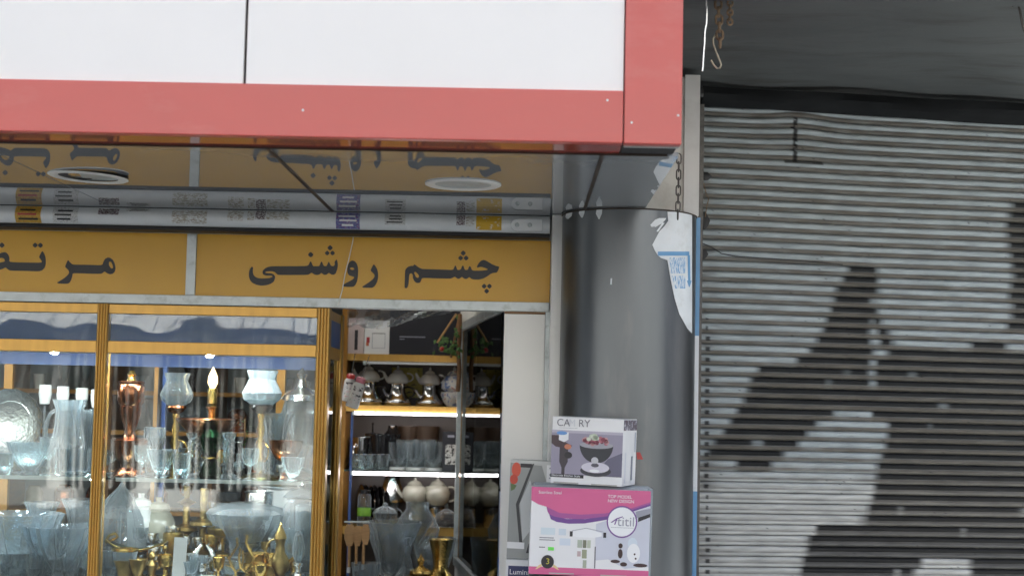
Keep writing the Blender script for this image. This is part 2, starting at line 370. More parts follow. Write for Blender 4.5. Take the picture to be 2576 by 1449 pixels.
# rivets and chips on the red frame
ch = MB()
for (x, y) in ((1528, 253), (1589, 309), (1706, 291), (762, 278)):
    p = P(x, y, YF-0.0065); ch.lathe([(0.0001, -0.0015), (0.0035, -0.0015), (0.0035, 0.0015), (0.0001, 0.0015)], (0, 0, 0), 8)
    n = 32
    for k in range(len(ch.v)-n, len(ch.v)):
        v = ch.v[k]; ch.v[k] = (p.x+v[0], p.y+v[2], p.z+v[1])
mesh('paint_chip', ch, m_strip, can)
# round ceiling lights in the canopy underside
for (x, y, rr, lab) in ((1165, 463, 0.128, 'round white recessed ceiling light in canopy underside above the two-word lettering'),
                        (222, 441, 0.132, 'round white recessed ceiling light with one edge sagging loose above the single-word lettering')):
    c = PH(x, y, (ZS+zb)/2); Yc = c.y; l = thing('ceiling_light', lab, 'lamp', (c.x, Yc, zsf(Yc)-0.0005), group='round lights in the canopy underside')
    tilt = 0.0 if x > 600 else R(2.5)
    ring = MB().lathe([(rr, -0.0005), (rr, -0.003), (rr*0.95, -0.006), (rr*0.84, -0.006), (rr*0.74, -0.002)], seg=40)
    r1 = mesh('ring', ring, m_board, l, True, True); r1.rotation_euler = (0, tilt, 0); r1.location.z = -0.004 if tilt else 0
    d1 = mesh('diffuser', MB().lathe([(rr*0.75, -0.0021), (rr*0.72, -0.0008), (0.0001, -0.0006)], seg=40), m_alu, l, True, True); d1.rotation_euler = (0, tilt, 0)
    if tilt:
        mesh('gap_shadow', MB().lathe([(rr*1.0, -0.0002), (rr*0.5, -0.0004)], seg=32), m_black, l, False, True)

# ------------------------------------------------------------------ shutter bottom rail with stickers
YRL = -0.105
zr0 = PZ(700, 573, -0.06+YRL)
xw = PX(1386, 560, -0.05)
rail = thing('shutter_rail', 'white enamelled roller shutter bottom rail with old stickers, under the canopy', 'shutter rail', (-1, -0.05, zr0))
hh = zsf(-0.16)-0.002-zr0
def railsurf(t): return YRL-0.012-0.05*math.sin(math.pi*(0.18+0.64*t))   # Y of the rail face at height fraction t
rb = MB()
for t in [i/14 for i in range(15)]:
    rb.v += [(XL, railsurf(t), zr0+hh*t), (xw-0.006, railsurf(t), zr0+hh*t)]
for i in range(14): rb.f.append((2*i, 2*i+1, 2*i+3, 2*i+2))
mesh('rail_face', rb, m_rail, rail, True)
mesh('rail_core', MB().box(XL, xw-0.008, YRL-0.012, YRL+0.06, zr0+0.002, ZS-0.007), m_black, rail)
mesh('rubber_seal', MB().box(XL, xw-0.004, YRL-0.045, YRL+0.06, zr0-0.016, zr0-0.001), m_black, rail, bevel=0.004)  # black strip in place of the shaded gap below the rail
pr = {'y': printmat('yellow_sticker', (0.62, 0.40, 0.06), (0.05, 0.045, 0.03), (150, 150, 420), 0.55, (0.5, 0.05, 0.03)),
      'w': printmat('white_sticker', (0.62, 0.63, 0.63), (0.05, 0.05, 0.06), (190, 190, 420), 0.55),
      'b': printmat('blue_sticker', (0.10, 0.13, 0.36), (0.62, 0.62, 0.66), (130, 130, 380), 0.54, (0.5, 0.06, 0.08)),
      'i': printmat('inky_sticker', (0.60, 0.61, 0.61), (0.10, 0.05, 0.07), (140, 140, 300), 0.46),
      'f': printmat('torn_sticker', (0.66, 0.69, 0.69), (0.36, 0.32, 0.26), (80, 80, 240), 0.48, (0.25, 0.03, 0.03)),
      'p': printmat('peeled_yellow_sticker', (0.62, 0.38, 0.03), (0.68, 0.70, 0.70), (28, 28, 60), 0.55)}
for (x0, x1, t0, t1, k) in ((37, 102, 0.02, 0.98, 'y'), (132, 195, 0.06, 0.95, 'w'), (246, 298, 0.55, 0.92, 'i'), (316, 376, 0.78, 0.97, 'w'),
                           (432, 520, 0.15, 0.9, 'f'), (572, 612, 0.35, 0.95, 'f'), (622, 640, 0.4, 0.95, 'f'), (642, 668, 0.45, 0.98, 'i'), (670, 728, 0.45, 0.95, 'f'),
                           (845, 905, 0.03, 0.97, 'b'), (968, 1020, 0.3, 0.97, 'w'), (1148, 1170, 0.35, 0.97, 'i'), (1172, 1194, 0.3, 0.9, 'f'), (1198, 1262, 0.12, 0.95, 'p')):
    xa, xb = PX(x0, 550, -0.165), PX(x1, 550, -0.165); s = MB()
    for j in range(6):
        t = t0+(t1-t0)*j/5
        s.v += [(xa, railsurf(t)-0.0012, zr0+hh*t), (xb, railsurf(t)-0.0012, zr0+hh*t)]
    s.f += [(2*j, 2*j+1, 2*j+3, 2*j+2) for j in range(5)]
    stk = mesh('sticker', s, pr[k], rail)
    if k in 'ywbi' and x1-x0 > 30:
        for rr_ in range(3):
            ta = t0+(t1-t0)*(0.16+0.27*rr_); w0 = random.uniform(0.08, 0.25); w1 = random.uniform(0.7, 0.93); q = MB()
            for tq in (ta, ta+(t1-t0)*0.11): q.v += [(xa+(xb-xa)*w0, railsurf(tq)-0.0022, zr0+hh*tq), (xa+(xb-xa)*w1, railsurf(tq)-0.0022, zr0+hh*tq)]
            q.f = [(0, 1, 3, 2)]
            mesh('print_line', q, {'y': m_ink, 'w': m_ink, 'b': m_board, 'i': m_seam}[k] if rr_ != 1 or k != 'y' else m_cherry, stk)
bx0, bx1 = PX(1285, 560, -0.17), PX(1365, 560, -0.17)
brk = MB(); zc = zr0+hh*0.42; rr = hh*0.36
out = [(bx0+rr+rr*math.cos(a), zc+rr*math.sin(a)) for a in [R(90+i*20) for i in range(10)]]+[(bx1, zc-rr*0.95), (bx1, zc+rr)]
brk.prism(out, YRL-0.072, YRL-0.05)
mesh('end_bracket', brk, m_rail, rail, bevel=0.003)
bolt = MB()
for x in (bx0+rr, (bx0+bx1)/2+0.012):
    bolt.tube([(x, YRL-0.0725, zc), (x, YRL-0.078, zc)], [0.009, 0.006], 10)
mesh('bolt', bolt, m_alu, rail)

# ------------------------------------------------------------------ fascia sign
zt1, zt0 = PZ(900, 577, 0), PZ(900, 597, 0)          # top rail
zb1, zb0 = PZ(900, 752, 0), PZ(900, 776, 0)          # bottom rail
xm0, xm1 = PX(470, 670, 0), PX(494, 670, 0)
fas = thing('fascia_sign', 'ochre yellow shop sign with black Persian lettering in an aluminium frame', 'sign', (-0.9, 0, zb0))
mesh('frame_top', MB().box(XL, xw, -0.016, 0.05, zt0, zt1), m_alu, fas, bevel=0.002)
mesh('frame_bottom', MB().box(XL, xw, -0.016, 0.05, zb0, zb1), m_alu, fas, bevel=0.002)
mesh('frame_mullion', MB().box(xm0, xm1, -0.0145, 0.048, zb1+0.0005, zt0-0.0005), m_alu, fas, bevel=0.002)
xp = PX(1384, 670, 0)
pl1 = mesh('sign_panel', MB().box(XL, xm0-0.0005, -0.006, 0.03, zb1+0.0005, zt0-0.0005), m_yellow, fas)
pl2 = mesh('sign_panel', MB().box(xm1+0.0005, xp, -0.006, 0.03, zb1+0.0005, zt0-0.0005), m_yellow, fas)
def c1(p): return ((1160+p[0]*.12422)/1.1646, (720+p[1]*.12422)/1.1646)
def c2(p): return ((960+p[0]*.09662)/1.1646, (720+p[1]*.09662)/1.1646)
def c3(p): return ((700+p[0]*.12422)/1.1646, (700+p[1]*.12422)/1.1646)
def c4(p): return ((140+p[0]*.11044)/1.1646, (690+p[1]*.11044)/1.1646)
def c5(p): return ((p[0]*.08282)/1.1646, (690+p[1]*.08282)/1.1646)
def chaikin(pts):
    o = []
    for i in range(len(pts)):
        a, b_ = pts[i], pts[(i+1) % len(pts)]
        o += [(a[0]*.82+b_[0]*.18, a[1]*.82+b_[1]*.18), (a[0]*.18+b_[0]*.82, a[1]*.18+b_[1]*.82)]
    return o
def dia(x, y, r): return [(x+r*math.cos(a)*(1 if k % 2 == 0 else .80), y+r*math.sin(a)*(1 if k % 2 == 0 else .80)) for k, a in enumerate([R(45*i) for i in range(8)])]
def filled(name, loops, m, parent, Y, thick, tomap=None):
    """flat letter shapes: outline loops (x, z) with holes, given thickness"""
    cu = bpy.data.curves.new(name, 'CURVE'); cu.dimensions = '2D'; cu.fill_mode = 'BOTH'; cu.extrude = thick/2
    for lp in loops:
        sp = cu.splines.new('POLY'); sp.points.add(len(lp)-1)
        for i, (x, z) in enumerate(lp): sp.points[i].co = (x, z, 0, 1)
        sp.use_cyclic_u = True
    ob = bpy.data.objects.new(name, cu); C.objects.link(ob)
    dg = bpy.context.evaluated_depsgraph_get(); me = bpy.data.meshes.new_from_object(ob.evaluated_get(dg))
    bpy.data.objects.remove(ob)
    b_ = MB(); b_.v = [(v.co.x, Y-v.co.z, v.co.y) for v in me.vertices]; b_.f = [tuple(q.vertices) for q in me.polygons]
    bpy.data.meshes.remove(me)
    return mesh(name, b_, m, parent)
def glyphs(loops, cv): return [[(P(*cv(p), -0.007).x, P(*cv(p), -0.007).z) for p in chaikin(l)] for l in loops]
W1 = [[(2440,495),(2370,480),(2270,440),(2180,385),(2110,345),(2060,335),(2000,360),(1950,415),(1905,500),(1925,520),(1960,505),(2020,500),(2090,520),(2165,548),(2150,578),(2000,590),(1830,590),(1790,570),(1765,500),(1735,480),(1715,510),(1700,565),(1640,575),(1610,540),(1595,480),(1575,465),(1555,490),(1535,550),(1500,570),(1450,570),(1430,520),(1410,470),(1390,470),(1375,510),(1350,565),(1300,570),(1000,560),(640,550),(580,535),(520,500),(470,460),(432,440),(410,475),(350,475),(280,500),(235,545),(215,600),(210,800),(205,990),(235,1005),(270,990),(300,880),(312,700),(330,660),(370,650),(395,690),(400,760),(430,830),(480,875),(530,882),(575,860),(600,800),(615,765),(700,762),(1000,770),(1290,775),(1340,755),(1390,730),(1420,755),(1470,785),(1510,770),(1555,735),(1600,770),(1650,788),(1690,770),(1730,738),(1770,775),(1820,795),(1960,798),(2060,775),(2150,725),(2230,665),(2300,640),(2380,635),(2420,560)],
      [(440,615),(475,625),(520,670),(545,715),(535,750),(505,760),(470,735),(445,680),(430,640)],
      dia(1587,175,62), dia(1525,292,60), dia(1655,292,60), dia(2080,955,60), dia(2205,955,60), dia(2140,1070,60)]
W2 = [[(1400,560),(1450,620),(1505,720),(1530,850),(1525,1000),(1490,1120),(1430,1220),(1360,1275),(1200,1275),(1060,1270),(1050,1240),(1120,1195),(1250,1110),(1370,1020),(1425,940),(1420,880),(1370,820),(1300,755),(1330,680),(1370,600)],
      [(760,450),(830,475),(880,540),(915,640),(925,760),(915,960),(890,1090),(840,1190),(780,1245),(640,1250),(500,1240),(445,1210),(520,1150),(640,1090),(750,1030),(810,970),(790,940),(700,920),(640,890),(600,820),(595,700),(615,590),(660,500),(710,460)],
      [(670,680),(740,655),(810,690),(800,725),(740,735),(690,715)]]
W3 = [[(2305,480),(2325,530),(2335,620),(2320,720),(2280,820),(2230,848),(2180,840),(2120,800),(2075,840),(2030,852),(1990,840),(1945,800),(1900,840),(1840,855),(1780,840),(1710,795),(1660,835),(1600,850),(1300,852),(930,852),(890,825),(850,785),(790,765),(700,765),(630,775),(625,800),(680,808),(760,812),(820,835),(852,880),(850,940),(820,1010),(750,1060),(650,1092),(530,1102),(420,1085),(320,1040),(260,970),(235,880),(240,780),(265,700),(300,655),(335,670),(330,720),(330,800),(345,850),(390,900),(460,928),(560,935),(700,928),(780,905),(795,880),(770,868),(640,865),(580,845),(555,800),(565,750),(610,700),(680,665),(770,648),(900,645),(1300,645),(1600,640),(1650,610),(1670,550),(1690,528),(1712,550),(1735,620),(1760,645),(1890,645),(1915,600),(1930,550),(1950,535),(1970,560),(1985,610),(2010,640),(2060,645),(2090,600),(2105,550),(2125,540),(2140,570),(2160,620),(2200,645),(2240,640),(2265,600),(2255,540)],
      dia(1693,373,66), dia(2150,212,64), dia(2083,335,58), dia(2208,335,58)]
W4 = [[(540,650),(590,715),(650,765),(720,775),(1000,778),(1400,790),(1455,770),(1480,690),(1520,620),(1590,585),(1660,595),(1730,650),(1780,750),(1800,860),(1780,960),(1720,1020),(1640,1030),(1570,1000),(1510,955),(1480,975),(1430,1015),(1300,1018),(900,1005),(660,1000),(650,1080),(620,1180),(580,1250),(530,1280),(380,1280),(260,1270),(250,1245),(330,1200),(440,1130),(530,1050),(570,990),(555,930),(510,880),(460,835),(480,770),(515,690)],
      [(1625,700),(1680,700),(1720,780),(1735,860),(1700,880),(1660,850),(1620,780)]]
W5 = [[(1505,555),(1550,620),(1600,730),(1620,860),(1615,1020),(1580,1140),(1500,1230),(1380,1270),(900,1255),(360,1245),(290,1210),(200,1130),(100,1180),(0,1210),(-120,1235),(-300,1245),(-420,1240),(-520,1190),(-545,1100),(-540,985),(-500,960),(-400,985),(-280,970),(-220,860),(-120,720),(0,640),(60,610),(160,590),(230,610),(300,690),(335,800),(320,925),(500,950),(1000,960),(1450,965),(1490,930),(1450,860),(1380,770),(1420,680),(1470,590)],
      [(0,800),(80,795),(150,830),(180,900),(150,930),(60,945),(0,960),(-90,968),(-130,940),(-80,850)],
      dia(1245,345,92), dia(1430,350,92), dia(70,345,98)]
for parent, sets in ((pl2, ((W1, c1), (W2, c2), (W3, c3))), (pl1, ((W4, c4), (W5, c5)))):
    for Wd, cv in sets: filled('lettering', glyphs(Wd, cv), m_ink, parent, -0.0072, 0.002)
# thin string that hangs across the sign
pts = [P(x, y, -0.02-0.01*(k % 2)) for k, (x, y) in enumerate(((887, 540), (890, 575), (888, 605), (878, 650), (868, 690), (861, 730), (850, 768)))]
st = mesh('string', MB().tube(pts, 0.0022, 6), m_plaster); tag(st, 'thin pale string hanging down across the ochre sign', 'string')

# ------------------------------------------------------------------ shopfront frames (gold aluminium)
def vbar(m_, x0, x1, y, ya, yb, z0, z1, fl=True):
    """fluted post; x0..x1 photograph columns at row y on plane ya"""
    a, c = PX(x0, y, ya), PX(x1, y, ya)
    if not fl: return m_.box(a, c, ya, yb, z0, z1)
    wd = c-a; prof = []
    for i in range(13):
        t = i/12; prof.append((a+wd*t, ya+0.006*abs(math.sin(t*math.pi*3))*-1+0.004))
    n = len(m_.v)
    for (x, y_) in prof: m_.v += [(x, y_, z0), (x, y_, z1)]
    for i in range(12): m_.f.append((n+2*i, n+2*i+2, n+2*i+3, n+2*i+1))
    m_.box(a, c, ya+0.0045, yb, z0, z1); return m_
DK = 0.985                                            # showcase deck height
z_top = zb0-0.002
z_tr1, z_tr0 = PZ(500, 768, 0), PZ(500, 793, 0)
z_mr1, z_mr0 = PZ(500, 862, 0), PZ(500, 892, 0)
fr = thing('shopfront_frame', 'gold anodised aluminium shopfront frame with display windows', 'shopfront', (-1.3, 0, 0.13))
mA = (PX(235, 1090, 0), PX(262, 1090, 0)); mB = (PX(790, 1090, 0), PX(822, 1090, 0))
def post(x0, x1, ya=-0.012, yb=0.05, z0=0.13, z1=None):
    m_ = MB(); z1 = z1 or z_top; wd = x1-x0; n = 0
    for i in range(17):
        t = i/16; y_ = ya-0.007*abs(math.sin(t*math.pi*4)); m_.v += [(x0+wd*t, y_, z0), (x0+wd*t, y_, z1)]
    for i in range(16): m_.f.append((2*i, 2*i+2, 2*i+3, 2*i+1))
    m_.box(x0, x1, ya+0.001, yb, z0, z1); return mesh('post', m_, m_gold, fr)
post(*mA); post(*mB); post(-2.62, -2.58)
# corner return of the showcase towards the door
YR = 0.50
xrt = mB[1]-0.004
post(xrt-0.045, xrt, YR-0.03, YR+0.03)
for (a, c) in ((-2.58, mA[0]-0.001), (mA[1]+0.001, mB[0]-0.001)):
    mesh('top_rail', MB().box(a, c, -0.008, 0.04, z_tr0, z_top-0.0005), m_gold, fr, bevel=0.002)
    mesh('transom_rail', MB().box(a, c, -0.010, 0.042, z_mr0, z_mr1), m_gold, fr, bevel=0.002)
    mesh('transom_glass', MB().box(a, c, 0.006, 0.012, z_mr1+0.0005, z_tr0-0.0005), m_glasst, fr)
    mesh('transom_backing', MB().box(a, c, 0.030, 0.036, z_mr1+0.0005, z_tr0-0.0005), m_blue, fr)
    mesh('display_glass', MB().box(a, c, 0.006, 0.014, DK-0.3, z_mr0-0.0005), m_glass, fr)
    mesh('stall_riser', MB().box(a, c, -0.004, 0.04, 0.13, DK-0.3005), m_gold, fr)
for (z0, z1, mm, nm) in ((z_tr0, z_top-0.001, m_gold, 'side_rail'), (z_mr0, z_mr1, m_gold, 'side_rail'), (z_mr1+0.0005, z_tr0-0.0005, m_blue, 'side_transom'), (DK-0.3, z_mr0-0.0005, m_cglass, 'side_glass'), (0.13, DK-0.3005, m_gold, 'side_riser')):
    d_ = 0.012 if 'glass' not in nm else 0.003
    mesh(nm, MB().box(xrt-0.02-d_, xrt-0.02+d_, 0.052, YR-0.032, z0, z1), mm, fr)
# showcase inner carcass
mesh('deck', MB().box(-2.58, xrt-0.05, 0.05, 0.56, DK-0.03, DK), m_strip, fr)
mesh('rear_step', MB().box(-2.56, xrt-0.08, 0.33, 0.54, DK+0.0005, DK+0.075), m_crys, fr)
zbl1, zbl0 = PZ(500, 893, 0.56), PZ(500, 925, 0.56)
mesh('rear_header', MB().box(-2.58, xrt-0.05, 0.555, 0.575, zbl0, z_top), m_blue, fr)
mesh('showcase_top', MB().box(-2.58, xrt-0.05, 0.05, 0.55, z_mr0+0.012, z_mr0+0.03), m_strip, fr)
for x in (20, 398, 408, 706):
    a = PX(x, 1000, 0.56); mesh('rear_post', MB().box(a-0.018, a+0.018, 0.553, 0.58, DK-0.3, zbl0-0.001), m_golddark if x != 408 else m_blue, fr)
ZG = PZ(540, 1206, 0.10)                              # glass display shelf
for (a, c) in ((-2.57, mA[0]+0.012), (mA[0]+0.02, xrt-0.055)):
    mesh('glass_shelf', MB().box(a, c, 0.094, 0.52, ZG-0.008, ZG), m_shelfglass, fr)
    mesh('shelf_edge', MB().box(a, c, 0.5205, 0.524, ZG-0.010, ZG+0.001), m_dark, fr)
# spot lamps in the showcase head, and strips added to brighten the ware
for (x, y, lab) in ((137, 893, 'small lit spot lamp under the showcase head of the left window'), (527, 899, 'small lit spot lamp under the showcase head above the glowing candle bulb')):
    p = P(x, y, 0.16); l = thing('spot_lamp', lab, 'lamp', (p.x, 0.16, z_mr0+0.012), group='spot lamps in the display windows')
    mesh('housing', MB().lathe([(0.022, 0), (0.022, -0.01), (0.015, -0.012)], seg=16), m_alu, l, True, True)
    mesh('bulb', MB().lathe([(0.0145, -0.010), (0.013, -0.016), (0.0001, -0.018)], seg=16), m_spot, l, True, True)
for (a, c, lab) in ((-2.55, mA[0]-0.03, 'LED strip under the head of the left display window'), (mA[1]+0.03, xrt-0.10, 'LED strip under the head of the display window beside the door')):
    l = thing('led_strip', lab, 'lamp', ((a+c)/2, 0.06, z_mr0+0.01), group='LED strips in the display windows')
    mesh('strip', MB().box(a, c, 0.052, 0.068, z_mr0+0.0035, z_mr0+0.0075), m_fill_strip, l)
    mesh('strip_profile', MB().box(a, c, 0.050, 0.070, z_mr0+0.008, z_mr0+0.0115), m_alu, l)
    l = thing('led_strip', lab.replace('under the head of', 'under the glass shelf of'), 'lamp', ((a+c)/2, 0.085, ZG-0.008), group='LED strips in the display windows')
    mesh('strip', MB().box(a, c, 0.094, 0.102, ZG-0.0125, ZG-0.0085), m_fill_strip, l)
    mesh('strip_profile', MB().box(a, c, 0.0885, 0.0935, ZG-0.0145, ZG+0.0005), m_alu, l)

# ------------------------------------------------------------------ right of the door: white board, strip, column
xb0, xb1 = PX(1262, 1100, -0.02), PX(1366, 1100, -0.02)
jb = mesh('door_board', MB().box(xb0, xb1, -0.02, 0.02, 0.13, PZ(1310, 790, -0.02)), m_board, bevel=0.002); tag(jb, 'tall smooth white board beside the shop doorway', 'board')
jh = mesh('head_block', MB().box(xb0, xb1, -0.018, 0.02, PZ(1310, 789, -0.02), zb0-0.001), m_wood); tag(jh, 'short brown timber block between white door board and sign frame', 'block')
js = mesh('jamb_strip', MB().box(xb1+0.001, PX(1386, 900, -0.02), -0.03, 0.02, 0.13, zb0-0.001), m_alu); tag(js, 'narrow grey metal jamb strip right of the white door board', 'door jamb')
YCOL = -0.20; RC = 0.258
xc = PX(1579, 800, YCOL)
ws0 = PX(1385, 800, YCOL); ws1 = PX(1418, 800, YCOL)
wst = mesh('corner_strip', MB().box(ws0, ws1, YCOL, 0.02, 0.13, ZS-0.002), m_strip, bevel=0.003); tag(wst, 'tall off-white corner strip between ochre sign and grey column', 'trim')
col = thing('column', 'half round grey metal clad column with peeling white and blue protective film', 'column', (xc, YCOL, 0.13))
cm = MB(); NA = 40
for z in (0.13, ZS-0.004):
    for i in range(NA+1):
        a = math.pi+math.pi*i/NA; cm.v.append((xc+RC*math.cos(a), YCOL+RC*math.sin(a), z))
for i in range(NA): cm.f.append((i, i+1, NA+2+i, NA+1+i))
mesh('cladding', cm, m_column, col, True)
rim = [(xc+(RC+0.001)*math.cos(math.pi+math.pi*i/NA), YCOL+(RC+0.001)*math.sin(math.pi+math.pi*i/NA), ZS-0.006) for i in range(NA+1)]
mesh('rim', MB().tube(rim, 0.003, 6), m_seam, col)
xf0, xf1 = PX(1745, 900, YCOL), PX(1757, 900, YCOL)
xf0 = max(xf0, xc+RC+0.0005)
zf1, zf2 = PZ(1750, 845, YCOL), PZ(1750, 1235, YCOL)
for (z0, z1, mm) in ((0.13, zf2, m_fblue), (zf2+0.0003, zf1, m_film), (zf1+0.0003, ZS-0.004, m_fblue)):
    mesh('edge_strip', MB().box(xf0, xf1, YCOL-0.012, YCOL+0.03, z0, z1), mm, col)
def PCyl(x, y, off=0.0015):
    d = cam_rot @ Vector((x-1288, -(y-724.5), -FPX)); r_ = RC+off
    a = d.x**2+d.y**2; o = Vector((CAM.x-xc, CAM.y-YCOL)); b_ = 2*(o.x*d.x+o.y*d.y); c_ = o.x**2+o.y**2-r_*r_
    q = b_*b_-4*a*c_; t = (-b_-math.sqrt(max(q, 0)))/(2*a); p = CAM+d*t
    p.z = min(p.z, ZS-0.005); return p
def film(left, right, m_, off, nm, nxs=8):
    """patch between two edge lines given as (x, y) with common y rows"""
    ys = sorted(set([y for _, y in left]+[y for _, y in right]))
    ys2 = []
    for a, b_ in zip(ys, ys[1:]): ys2 += [a+(b_-a)*k/3 for k in range(3)]
    ys2.append(ys[-1])
    def at(l, y):
        for (xa, ya), (xb, yb) in zip(l, l[1:]):
            if ya <= y <= yb: return xa+(xb-xa)*(y-ya)/max(yb-ya, 1e-6)
        return l[-1][0] if y > l[-1][1] else l[0][0]
    mb_ = MB()
    for y in ys2:
        a, b_ = at(left, y), at(right, y)
        for k in range(nxs+1): mb_.v.append(tuple(PCyl(a+(b_-a)*k/nxs, y, off)))
    for j in range(len(ys2)-1):
        for k in range(nxs):
            n = j*(nxs+1)+k; mb_.f.append((n, n+1, n+nxs+2, n+nxs+1))
    return mesh(nm, mb_, m_, col, True)
FL = [(1679, 533), (1681, 556), (1671, 570), (1659, 582), (1641, 616), (1647, 630), (1653, 640), (1662, 649), (1669, 646), (1677, 644), (1681, 666), (1687, 702), (1697, 750), (1709, 790), (1729, 826), (1740, 838)]
FR = [(1741, 533), (1741, 838)]
film(FL, FR, m_film, 0.0015, 'protective_film')
film([(1636, 565), (1638, 571)], [(1646, 565), (1644, 571)], m_film, 0.0015, 'film_flake', 2)
film([(1658, 549), (1648, 553), (1636, 566), (1648, 571)], [(1676, 549), (1674, 553), (1666, 562), (1650, 571)], m_film, 0.0016, 'film_flake', 2)
film([(1666, 561), (1652, 581)], [(1672, 561), (1656, 583)], m_film, 0.0015, 'film_flake', 2)
film([(1501, 527), (1499, 538), (1506, 552)], [(1515, 527), (1514, 538), (1508, 552)], m_film, 0.0015, 'film_flake', 2)
film([(1457, 530), (1456, 537), (1462, 548)], [(1471, 530), (1470, 537), (1466, 548)], m_film, 0.0015, 'film_flake', 2)
film([(1426, 533), (1422, 546), (1426, 551)], [(1440, 533), (1438, 544), (1430, 551)], m_film, 0.0015, 'film_flake', 2)
film([(1655, 633), (1655, 636.5)], [(1734, 640), (1734, 643.5)], m_fblue, 0.0022, 'film_line', 6)
film([(1730, 642), (1731, 706)], [(1736, 642), (1737, 706)], m_fblue, 0.0023, 'film_arrow', 2)
film([(1728, 706), (1733, 722)], [(1740, 706), (1735, 722)], m_fblue, 0.0024, 'film_arrow', 2)
film([(1684, 648), (1687, 686)], [(1724, 650), (1724, 688)], m_fprint, 0.0022, 'film_print', 4)
film([(1690, 694), (1699, 726)], [(1724, 696), (1724, 722)], m_fprint, 0.0022, 'film_print', 4)
film([(1536, 700), (1535, 716)], [(1540, 700), (1539, 716)], m_film, 0.0015, 'film_flake', 2)
film([(1601, 1137), (1603, 1155)], [(1610, 1137), (1618, 1155)], m_cherry, 0.002, 'red_sticker', 2)
# plaster wall behind the column, up to the overhang
xpl, xpr = PX(1600, 400, YCOL), PX(1757.5, 400, YCOL)
pw = mesh('plaster_pier', MB().box(xpl, xpr, YCOL+0.002, 0.06, 0.13, ZC-0.035), m_plaster, bevel=0.004); tag(pw, 'cream plastered pier rising behind the canopy end beside the rolling shutter', 'wall')
xg0 = PX(1722, 300, YCOL)
gs = mesh('corner_angle', MB().box(xg0, xpr+0.002, YCOL-0.008, YCOL+0.001, ZS+0.003, ZC-0.03), m_strip); tag(gs, 'speckled grey white metal corner angle on the pier beside the shutter', 'trim')

# ------------------------------------------------------------------ chains, hook and wires
def chain_link(c, L, r, flat, turn):
    """one oval link centred at c, long axis vertical"""
    m_ = []
    for i in range(17):
        a = 2*math.pi*i/16
        x = flat*math.cos(a); z = (L/2-flat)*(1 if math.sin(a) >= 0 else -1)+flat*math.sin(a) if abs(math.sin(a)) > 1e-6 else 0
        m_.append((c[0]+x*math.cos(turn), c[1]+x*math.sin(turn), c[2]+z))
    return MB().tube(m_, r, 6, cap=False)
def chain(name, label, x0, y0, x1, y1, Y, n, r, flat, m_, ztop=None):
    a, c = P(x0, y0, Y), P(x1, y1, Y)
    if ztop is not None:
        t_ = (ztop-a.z)/(c.z-a.z); a = a+(c-a)*t_
    t = thing(name, label, 'chain', tuple(c))
    L = (a-c).length/n*1.28
    for i in range(n):
        p = a+(c-a)*((i+0.5)/n)
        mesh('link', chain_link(p, L, r, flat, 0.25 if i % 2 == 0 else 1.35), m_, t, True)
    return t
chain('chain', 'dark steel chain hanging from the canopy corner before the cream pier', 1708, 390, 1705, 550, -0.5, 8, 0.0026, 0.0085, m_dkchain)
chain('chain', 'rusty chain holding the wire hook under the dark overhang', 1803, -70, 1812, 118, -1.22, 6, 0.0042, 0.011, m_chain, ZC-0.004)
chain('chain', 'short rusty chain hanging right of the wire hook under the overhang', 1838, -70, 1836, 62, -1.22, 5, 0.0035, 0.0085, m_chain, ZC-0.004)
hk = [P(x, y, -1.215) for (x, y) in ((1801, 88), (1794, 98), (1795, 112), (1801, 130), (1810, 152), (1814, 164), (1811, 172), (1804, 173), (1796, 165), (1789, 152))]
tag(mesh('hook', MB().tube(hk, 0.0032, 8), m_hook, None, True), 'bent pale wire hook dangling on the rusty chain', 'hook')
wr = [Vector((PX(1776, -20, -1.25), -1.25, ZC-0.002))]+[P(x, y, -1.25) for (x, y) in ((1776, 0), (1778, 30), (1777, 60), (1773, 80), (1772, 110), (1770, 130), (1769, 150), (1767, 180))]
tag(mesh('wire', MB().tube(wr, 0.0042, 8), m_alwire, None, True), 'bright twisted aluminium wire hanging beside the red canopy end', 'wire')
wr = [Vector((PX(2545, -40, -1.2), -1.2, ZC-0.002))]+[P(x, y, -1.2) for (x, y) in ((2556, 0), (2566, 28), (2572, 62), (2590, 120))]
tag(mesh('cable', MB().tube(wr, 0.004, 6), m_dkchain, None, True), 'thin dark cable looping under the far end of the overhang', 'cable')

# ------------------------------------------------------------------ rolling shutter of the next shop
YAW = R(9.5); SY = 0.07
p0 = P(1759, 900, SY); ux, uy = math.cos(YAW), math.sin(YAW)
nX, nY = uy, -ux                                        # outward
WID = 1.75
shz1 = PZ(1759, 266, SY); PITCH = 0.0420
m_slat = bpy.data.materials.new('shutter_slat'); m_slat.use_nodes = True
t = m_slat.node_tree; pb = t.nodes['Principled BSDF']; at_ = t.nodes.new('ShaderNodeAttribute'); at_.attribute_name = 'tint'
tc = t.nodes.new('ShaderNodeTexCoord'); nz = t.nodes.new('ShaderNodeTexNoise'); nz.inputs['Scale'].default_value = 26; nz.inputs['Detail'].default_value = 7
mp = t.nodes.new('ShaderNodeMapping'); mp.inputs['Scale'].default_value = (0.35, 0.35, 2.2); t.links.new(tc.outputs['Object'], mp.inputs[0]); t.links.new(mp.outputs[0], nz.inputs['Vector'])
mr = t.nodes.new('ShaderNodeMapRange'); mr.inputs[1].default_value = 0.3; mr.inputs[2].default_value = 0.7; mr.inputs[3].default_value = 0.78; mr.inputs[4].default_value = 1.18
t.links.new(nz.outputs[0], mr.inputs[0]); vm = t.nodes.new('ShaderNodeVectorMath'); vm.operation = 'SCALE'
t.links.new(at_.outputs['Color'], vm.inputs[0]); t.links.new(mr.outputs[0], vm.inputs['Scale']); t.links.new(vm.outputs[0], pb.inputs['Base Color'])
